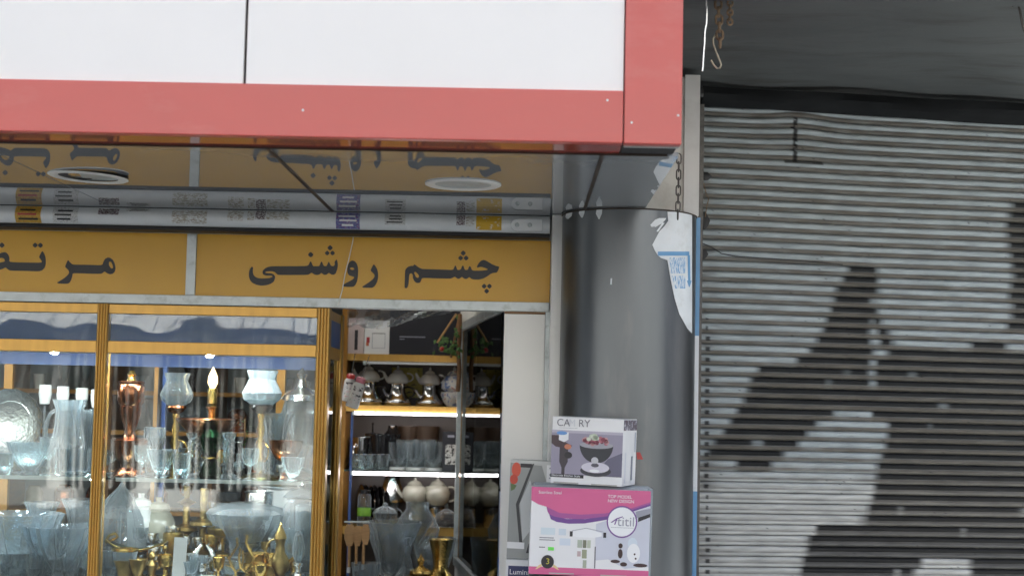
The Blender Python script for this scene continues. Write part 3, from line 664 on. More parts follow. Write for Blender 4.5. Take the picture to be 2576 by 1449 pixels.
pb.inputs['Roughness'].default_value = 0.42; pb.inputs['Metallic'].default_value = 0.0; pb.inputs['Specular IOR Level'].default_value = 0.12
GRA = [[(2108,716),(2134,676),(2166,656),(2202,678),(2206,760),(2186,830),(2196,905),(2250,912),(2262,880),(2330,868),(2350,880),(2430,882),(2445,858),(2515,858),(2530,880),(2680,905),(2680,1500),(1998,1500),(2018,1400),(2035,1335),(2100,1318),(2180,1300),(2196,1230),(2205,1170),(2228,1110),(2232,1062),(2205,1045),(2110,1035),(2060,1062),(2000,1120),(1935,1172),(1890,1188),(1860,1178),(1850,1160),(1785,1160),(1775,1130),(1830,1072),(1862,1020),(1885,958),(1905,928),(2010,905),(2045,872),(2076,800),(2094,748)],
       [(2188,765),(2203,778),(2243,855),(2264,905),(2234,905),(2205,840)],
       [(2680,500),(2545,510),(2528,560),(2536,640),(2548,700),(2532,740),(2546,790),(2524,830),(2680,820)]]
NEG = [[(2320,1405),(2430,1398),(2442,1449),(2440,1500),(2280,1500),(2290,1449)], [(2068,1250),(2110,1280),(2100,1300),(2060,1290)], [(2186,900),(2200,900),(2204,985),(2190,985)], [(2108,1392),(2138,1392),(2138,1405),(2108,1405)]]
def inside(x, y, poly):
    c = False; j = len(poly)-1
    for i in range(len(poly)):
        xi, yi = poly[i]; xj, yj = poly[j]
        if (yi > y) != (yj > y) and x < (xj-xi)*(y-yi)/(yj-yi)+xi: c = not c
        j = i
    return c
from mathutils import noise as NZ
def dentf(u, z, px, py):
    """local buckling of the slats"""
    d = 0.0
    g = math.exp(-((px-2010)/75)**2)*max(0, min(1, (430-py)/150)); d += 0.017*g
    d += 0.0012*math.sin(px/95+0.6)*max(0, 1-abs(py-520)/320)
    return d
sh = thing('rolling_shutter', 'closed dirty grey rolling shutter with black spray painted figure', 'shutter', (p0.x, p0.y, 0.13))
PROF = [(0.0, 0.0), (0.05, 0.006), (0.12, 0.0105), (0.22, 0.0125), (0.33, 0.012), (0.42, 0.009), (0.49, 0.0055), (0.54, 0.0055), (0.62, 0.008), (0.72, 0.0095), (0.82, 0.0085), (0.91, 0.005), (0.97, 0.0008), (1.0, -0.001)]
NU = 190
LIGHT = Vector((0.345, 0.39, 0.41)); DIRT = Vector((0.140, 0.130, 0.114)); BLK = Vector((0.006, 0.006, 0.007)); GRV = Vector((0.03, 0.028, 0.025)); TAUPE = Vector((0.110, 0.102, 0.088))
nsl = int((shz1-0.2)/PITCH)+1
lo = PZ(1759, 1530, SY)
tilt = -0.004
def smooth(a, b_, x):
    t_ = max(0, min(1, (x-a)/(b_-a))); return t_*t_*(3-2*t_)
lower_slats = MB(); lower_cols = []
k = 0
while True:
    zt_ = shz1-k*PITCH
    if zt_ < 0.17: break
    vis = zt_ > lo-0.05
    nu = NU if vis else 4
    mb_ = MB(); cols = []; mask = [0.0]*(nu+1)
    if vis:
        zz = zt_-PITCH*0.3
        for i in range(nu+1):
            u = WID*i/nu; px, py = proj((p0.x+ux*u, p0.y+uy*u, zz+tilt*u)); acc = 0
            for q in (-14, -9, -4, 0, 4, 9, 14):
                jx = q*0.7+9*NZ.noise(Vector((px/70, k*0.8, 1.0)))+5*NZ.noise(Vector((3.0, k*2.0, 5.0))); jy = 5*NZ.noise(Vector((px/40, 7.0, k*1.1)))
                if any(inside(px+jx, py+jy, g) for g in GRA) and not any(inside(px+jx, py+jy, g) for g in NEG): acc += 1
            v = acc/7
            h_ = NZ.noise(Vector((px/85, k*2.3, 9)))
            if h_ > 0.52: v *= 1-0.6*smooth(0.52, 0.7, h_)
            mask[i] = v
    for (tt, dd) in PROF:
        for i in range(nu+1):
            u = WID*i/nu; z = zt_-PITCH*tt+tilt*u
            x = p0.x+ux*u; y = p0.y+uy*u
            px, py = proj((x, y, z))
            if vis: z += dentf(u, z, px, py)
            n1 = NZ.noise(Vector((u*3.0, k*1.7, 0.3))); n2 = NZ.noise(Vector((u*14, k*3.1, tt*2)))
            dd2 = dd*(1+0.10*n1)
            mb_.v.append((x+nX*dd2, y+nY*dd2, z))
            # colour of paint, dust and spray paint
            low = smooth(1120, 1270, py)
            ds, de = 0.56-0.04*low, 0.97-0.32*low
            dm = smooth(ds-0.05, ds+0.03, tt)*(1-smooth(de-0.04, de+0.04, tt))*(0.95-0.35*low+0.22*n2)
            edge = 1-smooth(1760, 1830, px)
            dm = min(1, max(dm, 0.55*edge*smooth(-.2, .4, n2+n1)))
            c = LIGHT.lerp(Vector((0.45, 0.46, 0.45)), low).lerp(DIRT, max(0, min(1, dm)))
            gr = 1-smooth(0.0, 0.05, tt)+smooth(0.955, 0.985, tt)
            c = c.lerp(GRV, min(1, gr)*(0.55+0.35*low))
            if vis:
                s_ = mask[i]
                if s_:
                    a = 1-smooth(0.47, 0.54, tt)
                    deep = smooth(1280, 1400, py)
                    c = c.lerp(BLK, 0.97*a*s_)
                    if a < 0.5: c = c.lerp(TAUPE.lerp(Vector((0.04, 0.04, 0.042)), deep*0.8), 0.85*s_)
                # crack in the buckled slats
                if abs(px-(1998+6*NZ.noise(Vector((py/9, 0, 0))))) < 4.5 and 305 < py < 412: c = c.lerp(BLK, 0.9)
                if abs(py-409-(px-1990)*.05) < 4 and 1970 < px < 2070: c = c.lerp(GRV, 0.8)
                # scattered specks
                if NZ.noise(Vector((px/6.5, py/5.0, 2.2))) > 0.70: c = c.lerp(BLK, 0.65)
                if 1772 < px < 1782 and py > 800 and 0.3 < tt < 0.65: c = c.lerp(BLK, 0.85)
            cols.append((c.x, c.y, c.z, 1))
    for j in range(len(PROF)-1):
        for i in range(nu):
            a = j*(nu+1)+i; mb_.f.append((a, a+1, a+nu+2, a+nu+1))
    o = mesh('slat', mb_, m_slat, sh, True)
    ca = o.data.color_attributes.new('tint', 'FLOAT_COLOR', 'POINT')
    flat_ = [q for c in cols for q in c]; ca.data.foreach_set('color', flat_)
    k += 1
# near-black lintel over the shutter and side guide
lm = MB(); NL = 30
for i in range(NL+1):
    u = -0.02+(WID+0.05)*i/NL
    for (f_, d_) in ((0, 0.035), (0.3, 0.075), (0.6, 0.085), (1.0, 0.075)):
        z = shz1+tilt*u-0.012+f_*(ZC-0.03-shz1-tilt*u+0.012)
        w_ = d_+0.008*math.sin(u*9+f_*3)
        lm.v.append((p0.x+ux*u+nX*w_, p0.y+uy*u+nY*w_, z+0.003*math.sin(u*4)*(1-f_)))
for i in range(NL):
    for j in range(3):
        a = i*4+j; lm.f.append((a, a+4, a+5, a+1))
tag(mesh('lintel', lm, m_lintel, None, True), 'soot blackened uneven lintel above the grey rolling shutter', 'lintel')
gx = p0.x-0.012
tag(mesh('shutter_guide', MB().box(xpr+0.0025, gx+0.006, -0.06, SY+0.02, 0.13, shz1-0.02), m_dkchain), 'dark steel guide channel at the edge of the rolling shutter', 'guide rail')
wallb = MB(); q0 = (p0.x-0.1, p0.y+0.10); q1 = (p0.x+ux*WID, p0.y+uy*WID+0.10)
wallb.hexa([(q0[0], q0[1], 0.13), (q1[0], q1[1], 0.13), (q1[0], q1[1], ZC-0.035), (q0[0], q0[1], ZC-0.035)], [(q0[0], q0[1]+0.1, 0.13), (q1[0], q1[1]+0.1, 0.13), (q1[0], q1[1]+0.1, ZC-0.035), (q0[0], q0[1]+0.1, ZC-0.035)])
tag(mesh('shutter_backing', wallb, m_black), 'dark wall directly behind the rolling shutter', 'wall')
# scraps of tape and wire at the shutter edge
def blob(x, y, rx, rz, Y, seed):
    c = P(x, y, Y); rnd = random.Random(seed); m_ = MB(); n = 0
    prof = []
    for j in range(7):
        a = -math.pi/2+math.pi*j/6; prof.append((max(0.0005, rx*math.cos(a)*(0.8+0.4*rnd.random())), rz*math.sin(a)*(0.9+0.2*rnd.random())))
    m_.lathe(prof, tuple(c), 9, 3, 0.25, 60, 1, 0.5); return m_
for (x, y, rx, rz, lab) in ((1772, 443, .022, .018, 'dark crumpled tape scrap high on the shutter edge'), (1770, 555, .018, .038, 'long black tar lump on the shutter edge beside the blue film'), (1769, 640, .014, .022, 'small black knot of wire on the shutter edge below the tar lump')):
    tag(mesh('tape_scrap', blob(x, y, rx, rz, SY-0.03, int(x+y)), m_black, None, True), lab, 'scrap')
wr = [P(x, y, SY-0.03) for (x, y) in ((1766, 612), (1790, 622), (1815, 638), (1850, 645))]+[P(x, y, SY+0.012) for (x, y) in ((1920, 650), (2020, 657), (2120, 666))]
tag(mesh('cable', MB().tube(wr, 0.0022, 6), m_black, None, True), 'thin black cable lying along a slat of the shutter', 'cable')
wr = [P(x, y, SY-0.035) for (x, y) in ((1770, 462), (1777, 490), (1783, 500), (1778, 520), (1772, 560))]
tag(mesh('wire', MB().tube(wr, 0.0022, 6), m_chain, None, True), 'rusty loop of wire on the shutter edge under the tape scrap', 'wire')

# ------------------------------------------------------------------ cartons stacked before the column
def text(parent, s, x, y, z, size, m_, rx=R(90), rz=0.0, ry=0.0, sx=1.0, nm='lettering', align='LEFT'):
    cu = bpy.data.curves.new(nm, 'FONT'); cu.body = s; cu.size = size; cu.align_x = align; cu.extrude = 0.0003
    ob = bpy.data.objects.new(nm, cu); C.objects.link(ob); dg = bpy.context.evaluated_depsgraph_get()
    me = bpy.data.meshes.new_from_object(ob.evaluated_get(dg)); bpy.data.objects.remove(ob)
    me.name = nm; me.materials.clear(); me.materials.append(m_)
    o = bpy.data.objects.new(nm, me); link(o, parent); o.location = (x, y, z); o.rotation_euler = (rx, ry, rz); o.scale = (sx, 1, 1); return o
def art(parent, nm, poly, m_, layer, W, H, face='front', D=0):
    """flat print; poly in 0..1 face units, origin bottom left"""
    e = 0.0006+0.00035*layer
    b_ = MB()
    if face == 'front': b_.v = [(-W/2+x*W, -e, z*H) for x, z in poly]
    else: b_.v = [(W/2+e, x*D, z*H) for x, z in poly]
    b_.f = [tuple(range(len(poly)))]
    return mesh(nm, b_, m_, parent, local=True)
def disc(cx, cz, rx, rz, n=24, a0=0, a1=360): return [(cx+rx*math.cos(R(a0+(a1-a0)*i/n)), cz+rz*math.sin(R(a0+(a1-a0)*i/n))) for i in range(n+(0 if a1-a0 == 360 else 1))]
def rect(x0, x1, z0, z1): return [(x0, z0), (x1, z0), (x1, z1), (x0, z1)]
pw_, pgrey, pdk = plain('print_white', 232, 234, 236), plain('print_grey', 150, 152, 165), plain('print_dark', 40, 38, 44)
m_cart = mat('white_carton', (0.76, 0.77, 0.78), 0.4, var=0.03, scale=6)
m_kraft = mat('grey_carton', (0.40, 0.40, 0.38), 0.6, var=0.08)

# pink and white kitchenware carton
Yt = -0.80; TL, TR, BLx = P(1334, 1226, Yt), P(1634, 1238, Yt), P(1328, 1445, Yt)
Wt = (TR-TL).length; Ht = (TL-BLx).length; Dt = 0.24
base_t = P(1480, 1448, Yt)
Zstack = base_t.z
ti = thing('carton', 'pink and white kitchenware carton with round logo, below the fruit bowl carton', 'box', (base_t.x, Yt, Zstack), (0, R(1.0), 0))
ppink, ppurp, plil = plain('print_pink', 205, 96, 142), plain('print_purple', 110, 72, 142), plain('print_mauve', 160, 84, 146)
mesh('carton_body', MB().box(-Wt/2, Wt/2, 0, Dt, 0, Ht), m_cart, ti, local=True, bevel=0.003)
mesh('plastic_sleeve', MB().box(-Wt/2+0.01, Wt/2+0.008, 0.012, Dt+0.004, 0.004, Ht+0.006), m_plastic, ti, local=True)
art(ti, 'printed_band', [(0.0, 0.845), (0.06, 0.80), (0.13, 0.775), (0.15, 0.73), (0.24, 0.695), (0.42, 0.69), (0.62, 0.72), (0.80, 0.77), (1.0, 0.87), (1.0, 1.0), (0.0, 1.0)], ppink, 1, Wt, Ht)
art(ti, 'printed_band', [(0.13, 0.775), (0.14, 0.72), (0.16, 0.68), (0.24, 0.65), (0.42, 0.645), (0.62, 0.685), (0.80, 0.745), (1.0, 0.845), (1.0, 0.875), (0.80, 0.775), (0.62, 0.725), (0.42, 0.70), (0.24, 0.71)], plil, 2, Wt, Ht)
art(ti, 'printed_band', [(0.155, 0.69), (0.17, 0.635), (0.22, 0.605), (0.32, 0.59), (0.45, 0.60), (0.63, 0.65), (0.82, 0.74), (1.0, 0.83), (1.0, 0.855), (0.82, 0.765), (0.63, 0.69), (0.45, 0.65), (0.30, 0.645), (0.20, 0.665)], ppurp, 3, Wt, Ht)
art(ti, 'printed_band', rect(0, 1, 0, 0.085), ppink, 1, Wt, Ht)
art(ti, 'printed_photo', [(0.55, 0.60), (0.63, 0.64), (1, 0.82), (1, 0.13), (0.80, 0.10), (0.66, 0.20), (0.55, 0.18)], plain('print_pale', 198, 202, 214), 1, Wt, Ht)
art(ti, 'printed_photo', [(0.88, 0.68), (1, 0.74), (1, 0.80), (0.88, 0.76)], pgrey, 2, Wt, Ht)
art(ti, 'printed_photo', [(0.90, 0.64), (1, 0.70), (1, 0.74), (0.90, 0.69)], pdk, 2, Wt, Ht)
art(ti, 'logo_ring', disc(0.765, 0.635, 0.128, 0.185, 32), ppurp, 4, Wt, Ht)
art(ti, 'logo_disc', disc(0.765, 0.635, 0.117, 0.168, 32), pw_, 5, Wt, Ht)
text(ti, 'titil', -Wt/2+0.725*Wt, -0.0036, 0.588*Ht, 0.046, pgrey, sx=1.0)
art(ti, 'logo_stroke', [(0.67, 0.625), (0.72, 0.675), (0.77, 0.70), (0.77, 0.69), (0.725, 0.662), (0.68, 0.62)], ppurp, 6, Wt, Ht)
art(ti, 'logo_stroke', [(0.70, 0.60), (0.715, 0.66), (0.725, 0.66), (0.71, 0.60)], ppurp, 7, Wt, Ht)
art(ti, 'logo_stroke', rect(0.675, 0.865, 0.566, 0.570), pgrey, 6, Wt, Ht)
text(ti, 'Stainless Steel', -Wt/2+0.06*Wt, -0.0025, 0.925*Ht, 0.014, pw_)
text(ti, 'TOP MODEL\nNEW DESIGN', -Wt/2+0.64*Wt, -0.0025, 0.905*Ht, 0.015, pw_)
art(ti, 'rack_print', [(0.36, 0.505), (0.47, 0.54), (0.58, 0.505), (0.60, 0.50), (0.60, 0.46), (0.54, 0.44), (0.40, 0.44), (0.34, 0.46), (0.34, 0.50)], pw_, 2, Wt, Ht)
for x in (0.345, 0.625): art(ti, 'rack_print', rect(x-0.012, x+0.012, 0.445, 0.505), pdk, 3, Wt, Ht)
art(ti, 'rack_print', [(0.35, 0.515), (0.47, 0.55), (0.61, 0.515), (0.61, 0.508), (0.47, 0.543), (0.35, 0.508)], pgrey, 3, Wt, Ht)
for (x0, x1, z0, z1, cc) in ((0.40, 0.44, 0.32, 0.41, (170, 180, 165)), (0.445, 0.475, 0.32, 0.41, (120, 124, 105)), (0.48, 0.51, 0.32, 0.41, (180, 188, 170)), (0.44, 0.48, 0.20, 0.30, (150, 155, 130)), (0.40, 0.43, 0.22, 0.28, (190, 170, 170)), (0.45, 0.48, 0.09, 0.18, (160, 168, 150)), (0.545, 0.555, 0.09, 0.34, (110, 112, 118))):
    art(ti, 'rack_print', rect(x0, x1, z0, z1), plain('rack_tone', *cc), 2, Wt, Ht)
for (x0, x1, z0, z1, cc) in ((0.09, 0.21, 0.455, 0.535, (205, 218, 224)), (0.24, 0.30, 0.455, 0.53, (198, 210, 220)), (0.08, 0.20, 0.415, 0.425, (120, 120, 128)), (0.08, 0.21, 0.39, 0.40, (120, 120, 128)), (0.08, 0.13, 0.305, 0.315, (90, 90, 95)), (0.155, 0.205, 0.275, 0.315, (110, 220, 90)), (0.25, 0.34, 0.34, 0.42, (205, 215, 226))):
    art(ti, 'small_print', rect(x0, x1, z0, z1), plain('small_print', *cc), 2, Wt, Ht)
art(ti, 'dish_print', disc(0.87, 0.28, 0.055, 0.11, 20), pw_, 3, Wt, Ht)
art(ti, 'dish_print', disc(0.86, 0.39, 0.04, 0.07, 18), plain('dish_blue', 205, 216, 226), 2, Wt, Ht)
for (cx, cz, r1, r2) in ((0.76, 0.36, 0.018, 0.03), (0.76, 0.27, 0.02, 0.055), (0.72, 0.18, 0.04, 0.02), (0.93, 0.145, 0.06, 0.022), (0.79, 0.15, 0.03, 0.025), (0.88, 0.27, 0.008, 0.012), (0.89, 0.22, 0.008, 0.012)):
    art(ti, 'dish_print', disc(cx, cz, r1, r2, 14), plain('dish_dark', 62, 44, 44), 4, Wt, Ht)
art(ti, 'seal', disc(0.155, 0.145, 0.054, 0.078, 24), pdk, 3, Wt, Ht)
text(ti, '3', -Wt/2+0.140*Wt, -0.0026, 0.12*Ht, 0.028, plain('print_gold', 190, 180, 60))
for s_ in (-1, 1): art(ti, 'ribbon', [(0.155+s_*0.05, 0.12), (0.155+s_*0.075, 0.10), (0.155+s_*0.10, 0.055), (0.155+s_*0.085, 0.06), (0.155+s_*0.045, 0.09)], plain('print_ribbon', 225, 200, 150), 2, Wt, Ht)
art(ti, 'flap_slot', rect(0.17, 0.38, 0.010, 0.024), m_kraft, 3, Wt, Ht)
art(ti, 'flap_slot', rect(0.60, 0.82, 0.006, 0.022), m_kraft, 3, Wt, Ht)

# white carton with the fruit bowl photograph
Yc_ = -0.77; Wc = 0.255; Hc = (1220-1052)*sc(Yc_)*1.0; Dc = 0.21
bc = P(1473, 1222, Yc_)
ztop_t = Zstack+Ht+0.0065+0.004
ca_ = thing('carton', 'white carton printed with a silver fruit bowl, stacked on the pink carton', 'box', (bc.x+0.0, Yc_+0.012, ztop_t), (0, R(1.2), R(-17)))
mesh('carton_body', MB().box(-Wc/2, Wc/2, 0, Dc, 0, Hc), m_cart, ca_, local=True, bevel=0.003)
art(ca_, 'printed_photo', rect(0, 1, 0.14, 0.76), plain('photo_mauve', 150, 146, 164), 1, Wc, Hc)
art(ca_, 'printed_photo', rect(0, 1, 0.76, 0.80), plain('photo_mauve2', 180, 176, 190), 1, Wc, Hc)
art(ca_, 'printed_photo', [(0.62, 0.14), (1, 0.14), (1, 0.50), (0.80, 0.40)], plain('photo_mauve3', 104, 102, 122), 2, Wc, Hc)
text(ca_, 'CA   RY', -Wc/2+0.065*Wc, -0.0022, 0.86*Hc, 0.036, plain('print_mid', 120, 120, 128), sx=0.98)
text(ca_, 'M', -Wc/2+0.235*Wc, -0.0022, 0.86*Hc, 0.036, plain('print_faint', 205, 208, 214), sx=0.9)
art(ca_, 'rule_line', rect(0.10, 0.36, 0.830, 0.835), pgrey, 1, Wc, Hc)
art(ca_, 'bowl_print', disc(0.635, 0.60, 0.235, 0.27, 24, 180, 360), plain('bowl_dark', 52, 54, 60), 3, Wc, Hc)
art(ca_, 'bowl_print', disc(0.635, 0.595, 0.235, 0.05, 24), plain('bowl_rim', 160, 160, 168), 4, Wc, Hc)
for i in range(34):
    a = random.uniform(0, 6.28); q = random.random()**.5; cx, cz = 0.635+0.20*q*math.cos(a), 0.635+0.05*q*math.sin(a)+0.02
    art(ca_, 'fruit_print', disc(cx, cz, 0.028, 0.03, 10), plain('fruit', *random.choice([(150, 76, 92), (120, 56, 72), (178, 110, 122), (196, 150, 150)])), 5+(i % 3), Wc, Hc)
for i in range(10):
    art(ca_, 'fruit_print', disc(random.uniform(.45, .66), random.uniform(.68, .74), 0.032, 0.03, 10), plain('pale_fruit', *random.choice([(206, 214, 196), (190, 204, 180), (220, 224, 212)])), 8+(i % 2), Wc, Hc)
art(ca_, 'stand_print', rect(0.61, 0.645, 0.22, 0.36), plain('stem', 92, 92, 100), 3, Wc, Hc)
art(ca_, 'stand_print', disc(0.62, 0.37, 0.05, 0.05, 16), plain('knob', 190, 190, 196), 6, Wc, Hc)
art(ca_, 'scale_print', disc(0.635, 0.215, 0.215, 0.085, 24), plain('scale_dark', 58, 58, 66), 4, Wc, Hc)
art(ca_, 'scale_print', disc(0.63, 0.265, 0.195, 0.08, 24), plain('scale_light', 205, 202, 214), 5, Wc, Hc)
art(ca_, 'scale_print', disc(0.62, 0.215, 0.07, 0.025, 16), pw_, 6, Wc, Hc)
art(ca_, 'scale_print', disc(0.625, 0.30, 0.055, 0.03, 16), plain('scale_mid', 88, 86, 96), 6, Wc, Hc)
art(ca_, 'bottle_print', [(0.12, 0.58), (0.24, 0.58), (0.24, 0.33), (0.20, 0.24), (0.20, 0.14), (0.155, 0.14), (0.155, 0.24), (0.12, 0.33)], plain('bottle', 64, 58, 64), 3, Wc, Hc)
art(ca_, 'bottle_print', [(0.0, 0.72), (0.10, 0.72), (0.20, 0.62), (0.30, 0.57), (0.18, 0.53), (0.06, 0.55), (0, 0.60)], plain('sleeve', 74, 58, 62), 4, Wc, Hc)
art(ca_, 'bottle_print', disc(0.235, 0.555, 0.05, 0.04, 14), plain('hand', 196, 126, 96), 5, Wc, Hc)
art(ca_, 'bottle_print', disc(0.245, 0.43, 0.055, 0.05, 16), pdk, 5, Wc, Hc)
art(ca_, 'tag_print', [(0.105, 0.77), (0.24, 0.77), (0.24, 0.66), (0.18, 0.62), (0.105, 0.65)], pw_, 6, Wc, Hc)
art(ca_, 'tag_print', disc(0.145, 0.755, 0.075, 0.028, 18), plain('tag_blue', 104, 150, 205), 7, Wc, Hc)
art(ca_, 'caption_bar', rect(0.0, 0.47, 0.095, 0.145), pdk, 3, Wc, Hc)
text(ca_, 'Electronic Kitchen Scale', -Wc/2+0.02*Wc, -0.0024, 0.110*Hc, 0.0105, pw_)
art(ca_, 'flap_slot', rect(0.05, 0.40, 0.006, 0.028), m_kraft, 2, Wc, Hc)
art(ca_, 'flap_slot', rect(0.58, 0.94, 0.004, 0.024), m_kraft, 2, Wc, Hc)
art(ca_, 'side_photo', rect(0.02, 0.98, 0.83, 0.985), printmat('side_photo', lin(84, 78, 90), lin(190, 190, 200), (60, 60, 60), 0.52, lin(90, 40, 50)), 1, Wc, Hc, 'side', Dc)
art(ca_, 'side_print', rect(0.62, 0.74, 0.08, 0.44), plain('side_grey', 120, 126, 140), 1, Wc, Hc, 'side', Dc)
art(ca_, 'side_print', rect(0.84, 0.94, 0.50, 0.80), plain('side_pale', 176, 182, 194), 1, Wc, Hc, 'side', Dc)
art(ca_, 'side_print', rect(0.16, 0.24, 0.05, 0.5), plain('side_pale2', 206, 210, 220), 1, Wc, Hc, 'side', Dc)

# tall knife carton beside it
Yh = -0.52; TLh = P(1280, 1156, Yh); BLh = P(1273, 1404, Yh); Wh = (P(1408, 1160, Yh)-TLh).length; Hh = (TLh-BLh).length
bh = P(1338, 1406, Yh)
hi = thing('carton', 'tall pale grey knife carton with red pepper print beside the white board', 'box', (bh.x, Yh, bh.z), (0, R(1.3), R(-6)))
mesh('carton_body', MB().box(-Wh/2, Wh/2, 0, 0.07, 0, Hh), mat('knife_carton', (0.55, 0.57, 0.56), 0.4, var=0.06), hi, local=True, bevel=0.002)
art(hi, 'printed_photo', [(0.0, 0.0), (0.88, 0.0), (0.88, 0.55), (0.62, 0.95), (0.0, 0.97)], plain('kn_grey', 150, 154, 152), 1, Wh, Hh)
art(hi, 'blade_print', [(0.24, 0.16), (0.14, 0.55), (0.42, 0.96), (0.47, 0.97), (0.20, 0.54), (0.30, 0.16)], plain('kn_dark', 58, 60, 62), 2, Wh, Hh)
art(hi, 'blade_print', [(0.30, 0.18), (0.22, 0.56), (0.40, 0.80), (0.52, 0.62), (0.46, 0.30)], plain('kn_light', 196, 200, 200), 3, Wh, Hh)
art(hi, 'blade_print', [(0.42, 0.15), (0.38, 0.06), (0.52, 0.06), (0.50, 0.20)], pdk, 3, Wh, Hh)
art(hi, 'pepper_print', disc(0.12, 0.90, 0.09, 0.075, 16), plain('pepper', 206, 84, 62), 3, Wh, Hh)
art(hi, 'pepper_print', disc(0.08, 0.80, 0.08, 0.05, 16), plain('pepper2', 190, 70, 52), 4, Wh, Hh)
art(hi, 'pepper_print', [(0.02, 0.76), (0.14, 0.74), (0.10, 0.70), (0.03, 0.68)], plain('leaf_print', 92, 112, 70), 2, Wh, Hh)
art(hi, 'handle_print', rect(0.20, 0.42, 0.925, 0.965), pdk, 4, Wh, Hh)
art(hi, 'label_print', rect(0.72, 0.93, 0.70, 0.96), pw_, 2, Wh, Hh)
text(hi, 'HI S', -Wh/2+0.77*Wh, -0.0026, 0.945*Hh, 0.048, pgrey, ry=R(90), rx=R(90))
art(hi, 'label_print', rect(0.0, 0.34, 0.10, 0.165), pw_, 4, Wh, Hh)
# small carton under it, mostly below the picture
Yl = -0.545; lx = P(1310, 1420, Yl)
lc = thing('carton', 'low white glassware carton with dark blue brand label, under the knife carton', 'box', (P(1342, 1409, Yl).x, Yl, bh.z-0.16), (0, R(1.0), 0))
zt_l = 0.16-0.001
mesh('carton_body', MB().box(-0.10, 0.08, 0, 0.22, 0, zt_l), m_cart, lc, local=True, bevel=0.002)
b_ = MB(); b_.v = [(-0.092, -0.001, zt_l-0.062), (0.03, -0.001, zt_l-0.062), (0.03, -0.001, zt_l-0.022), (-0.092, -0.001, zt_l-0.022)]; b_.f = [(0, 1, 2, 3)]
mesh('brand_label', b_, plain('navy_label', 46, 52, 96), lc, local=True)
text(lc, 'Luminarc', -0.088, -0.0018, zt_l-0.052, 0.026, pw_)
m_gl2 = mat('green_board', (0.05, 0.16, 0.06), 0.4)
# supports below the picture
sp = thing('display_stand', 'plain grey display stand carrying the stacked cartons', 'stand', (base_t.x, Yt+0.1, 0.13))
mesh('stand_top', MB().box(base_t.x-Wt/2-0.0, base_t.x+Wt/2, Yt-0.02, Yt+Dt, Zstack-0.035, Zstack-0.012), m_kraft, sp)
mesh('stand_body', MB().box(base_t.x-Wt/2+0.02, base_t.x+Wt/2-0.02, Yt+0.01, Yt+Dt, 0.13, Zstack-0.0355), m_kraft, sp)
sp2 = thing('side_stand', 'low grey side stand under the glassware carton', 'stand', (lc.location.x-0.01, Yl+0.1, 0.13))
mesh('stand_body', MB().box(lc.location.x-0.10, lc.location.x+0.075, Yl+0.005, Yl+0.22, 0.13, lc.location.z-0.003), m_kraft, sp2)

# ------------------------------------------------------------------ doorway: shelf unit at the back
YB = 1.80
def bx(m_, x0, x1, y0, y1, ya, yb):     # box whose front face on plane ya spans the photograph rectangle
    xm, ym = (x0+x1)/2, (y0+y1)/2
    return m_.box(PX(x0, ym, ya), PX(x1, ym, ya), ya, yb, PZ(xm, y1, ya), PZ(xm, y0, ya))
un = thing('shelf_unit', 'gold edged shelf unit with lit glass shelves at the back of the doorway', 'shelves', (PX(1020, 1100, YB), YB, 0.18))
ux0, ux1 = PX(868, 1100, YB), PX(1158, 1100, YB)
SH = {}
for nm, y0, y1, mm in (('a', 892, 909, m_gold), ('b', 1021, 1037, m_gold), ('d', 1326, 1346, m_gold)):
    z1, z0 = PZ(1020, y0, YB), PZ(1020, y1, YB); SH[nm] = z1
    mesh('shelf_board', MB().box(ux0, ux1-0.001, YB, YB+0.36, z0, z1), mm, un)
z1, z0 = PZ(1020, 1183, YB), PZ(1020, 1187, YB); SH['c'] = z1
mesh('glass_shelf', MB().box(ux0, ux1-0.001, YB, YB+0.36, z0, z1), m_shelfglass, un)
mesh('back_panel', MB().box(ux0-0.02, ux1+0.02, YB+0.361, YB+0.38, 0.18, 2.60), mat('dark_back', (0.09, 0.07, 0.06), 0.4), un)
mesh('side_post', MB().box(ux0-0.03, ux0-0.0005, YB-0.01, YB+0.36, 0.18, 2.60), m_golddark, un)
mesh('blue_trim', MB().box(PX(880, 1150, YB), PX(886, 1150, YB), YB-0.006, YB-0.0005, 0.18, PZ(883, 1037, YB)), m_blue, un)
mesh('side_post', MB().box(ux1, ux1+0.026, YB-0.012, YB+0.36, 0.18, 2.60), m_golddark, un)
for (x0, x1, y0, y1, lab) in ((915, 1150, 911, 917, 'slim unlit tube under the top board of the shelf unit'), (888, 1156, 1038, 1044, 'bright white LED tube under the teapot shelf'), (884, 1157, 1188, 1196, 'bright white LED tube under the glass shelf in the doorway')):
    l = thing('led_tube', lab, 'lamp', tuple(P((x0+x1)/2, y0, YB-0.006)), group='LED tubes in the doorway shelves')
    mesh('tube', bx(MB(), x0, x1, y0, y1, YB-0.012, YB-0.001), m_led if y0 > 1000 else m_rail, l)
    zz = PZ(1020, y0, YB)
    mesh('tube_clip', MB().box(PX(x0, y0, YB)-0.002, PX(x0, y0, YB)+0.01, YB-0.0135, YB-0.0005, zz-0.018, zz+0.003), m_alu, l)
# lamps in the shop ceiling
for (x, y) in ((-1.6, 1.1), (-0.7, 1.3), (-2.4, 1.2)):
    l = thing('ceiling_tube', 'lit fluorescent tube on the shop ceiling behind the windows', 'lamp', (x, y, 2.62), group='fluorescent tubes inside the shop')
    mesh('fitting', MB().box(x-0.32, x+0.32, y-0.03, y+0.03, 2.60, 2.619), m_rail, l)
    mesh('tube', MB().tube([(x-0.3, y, 2.585), (x+0.3, y, 2.585)], 0.013, 10), m_ctube, l, True)

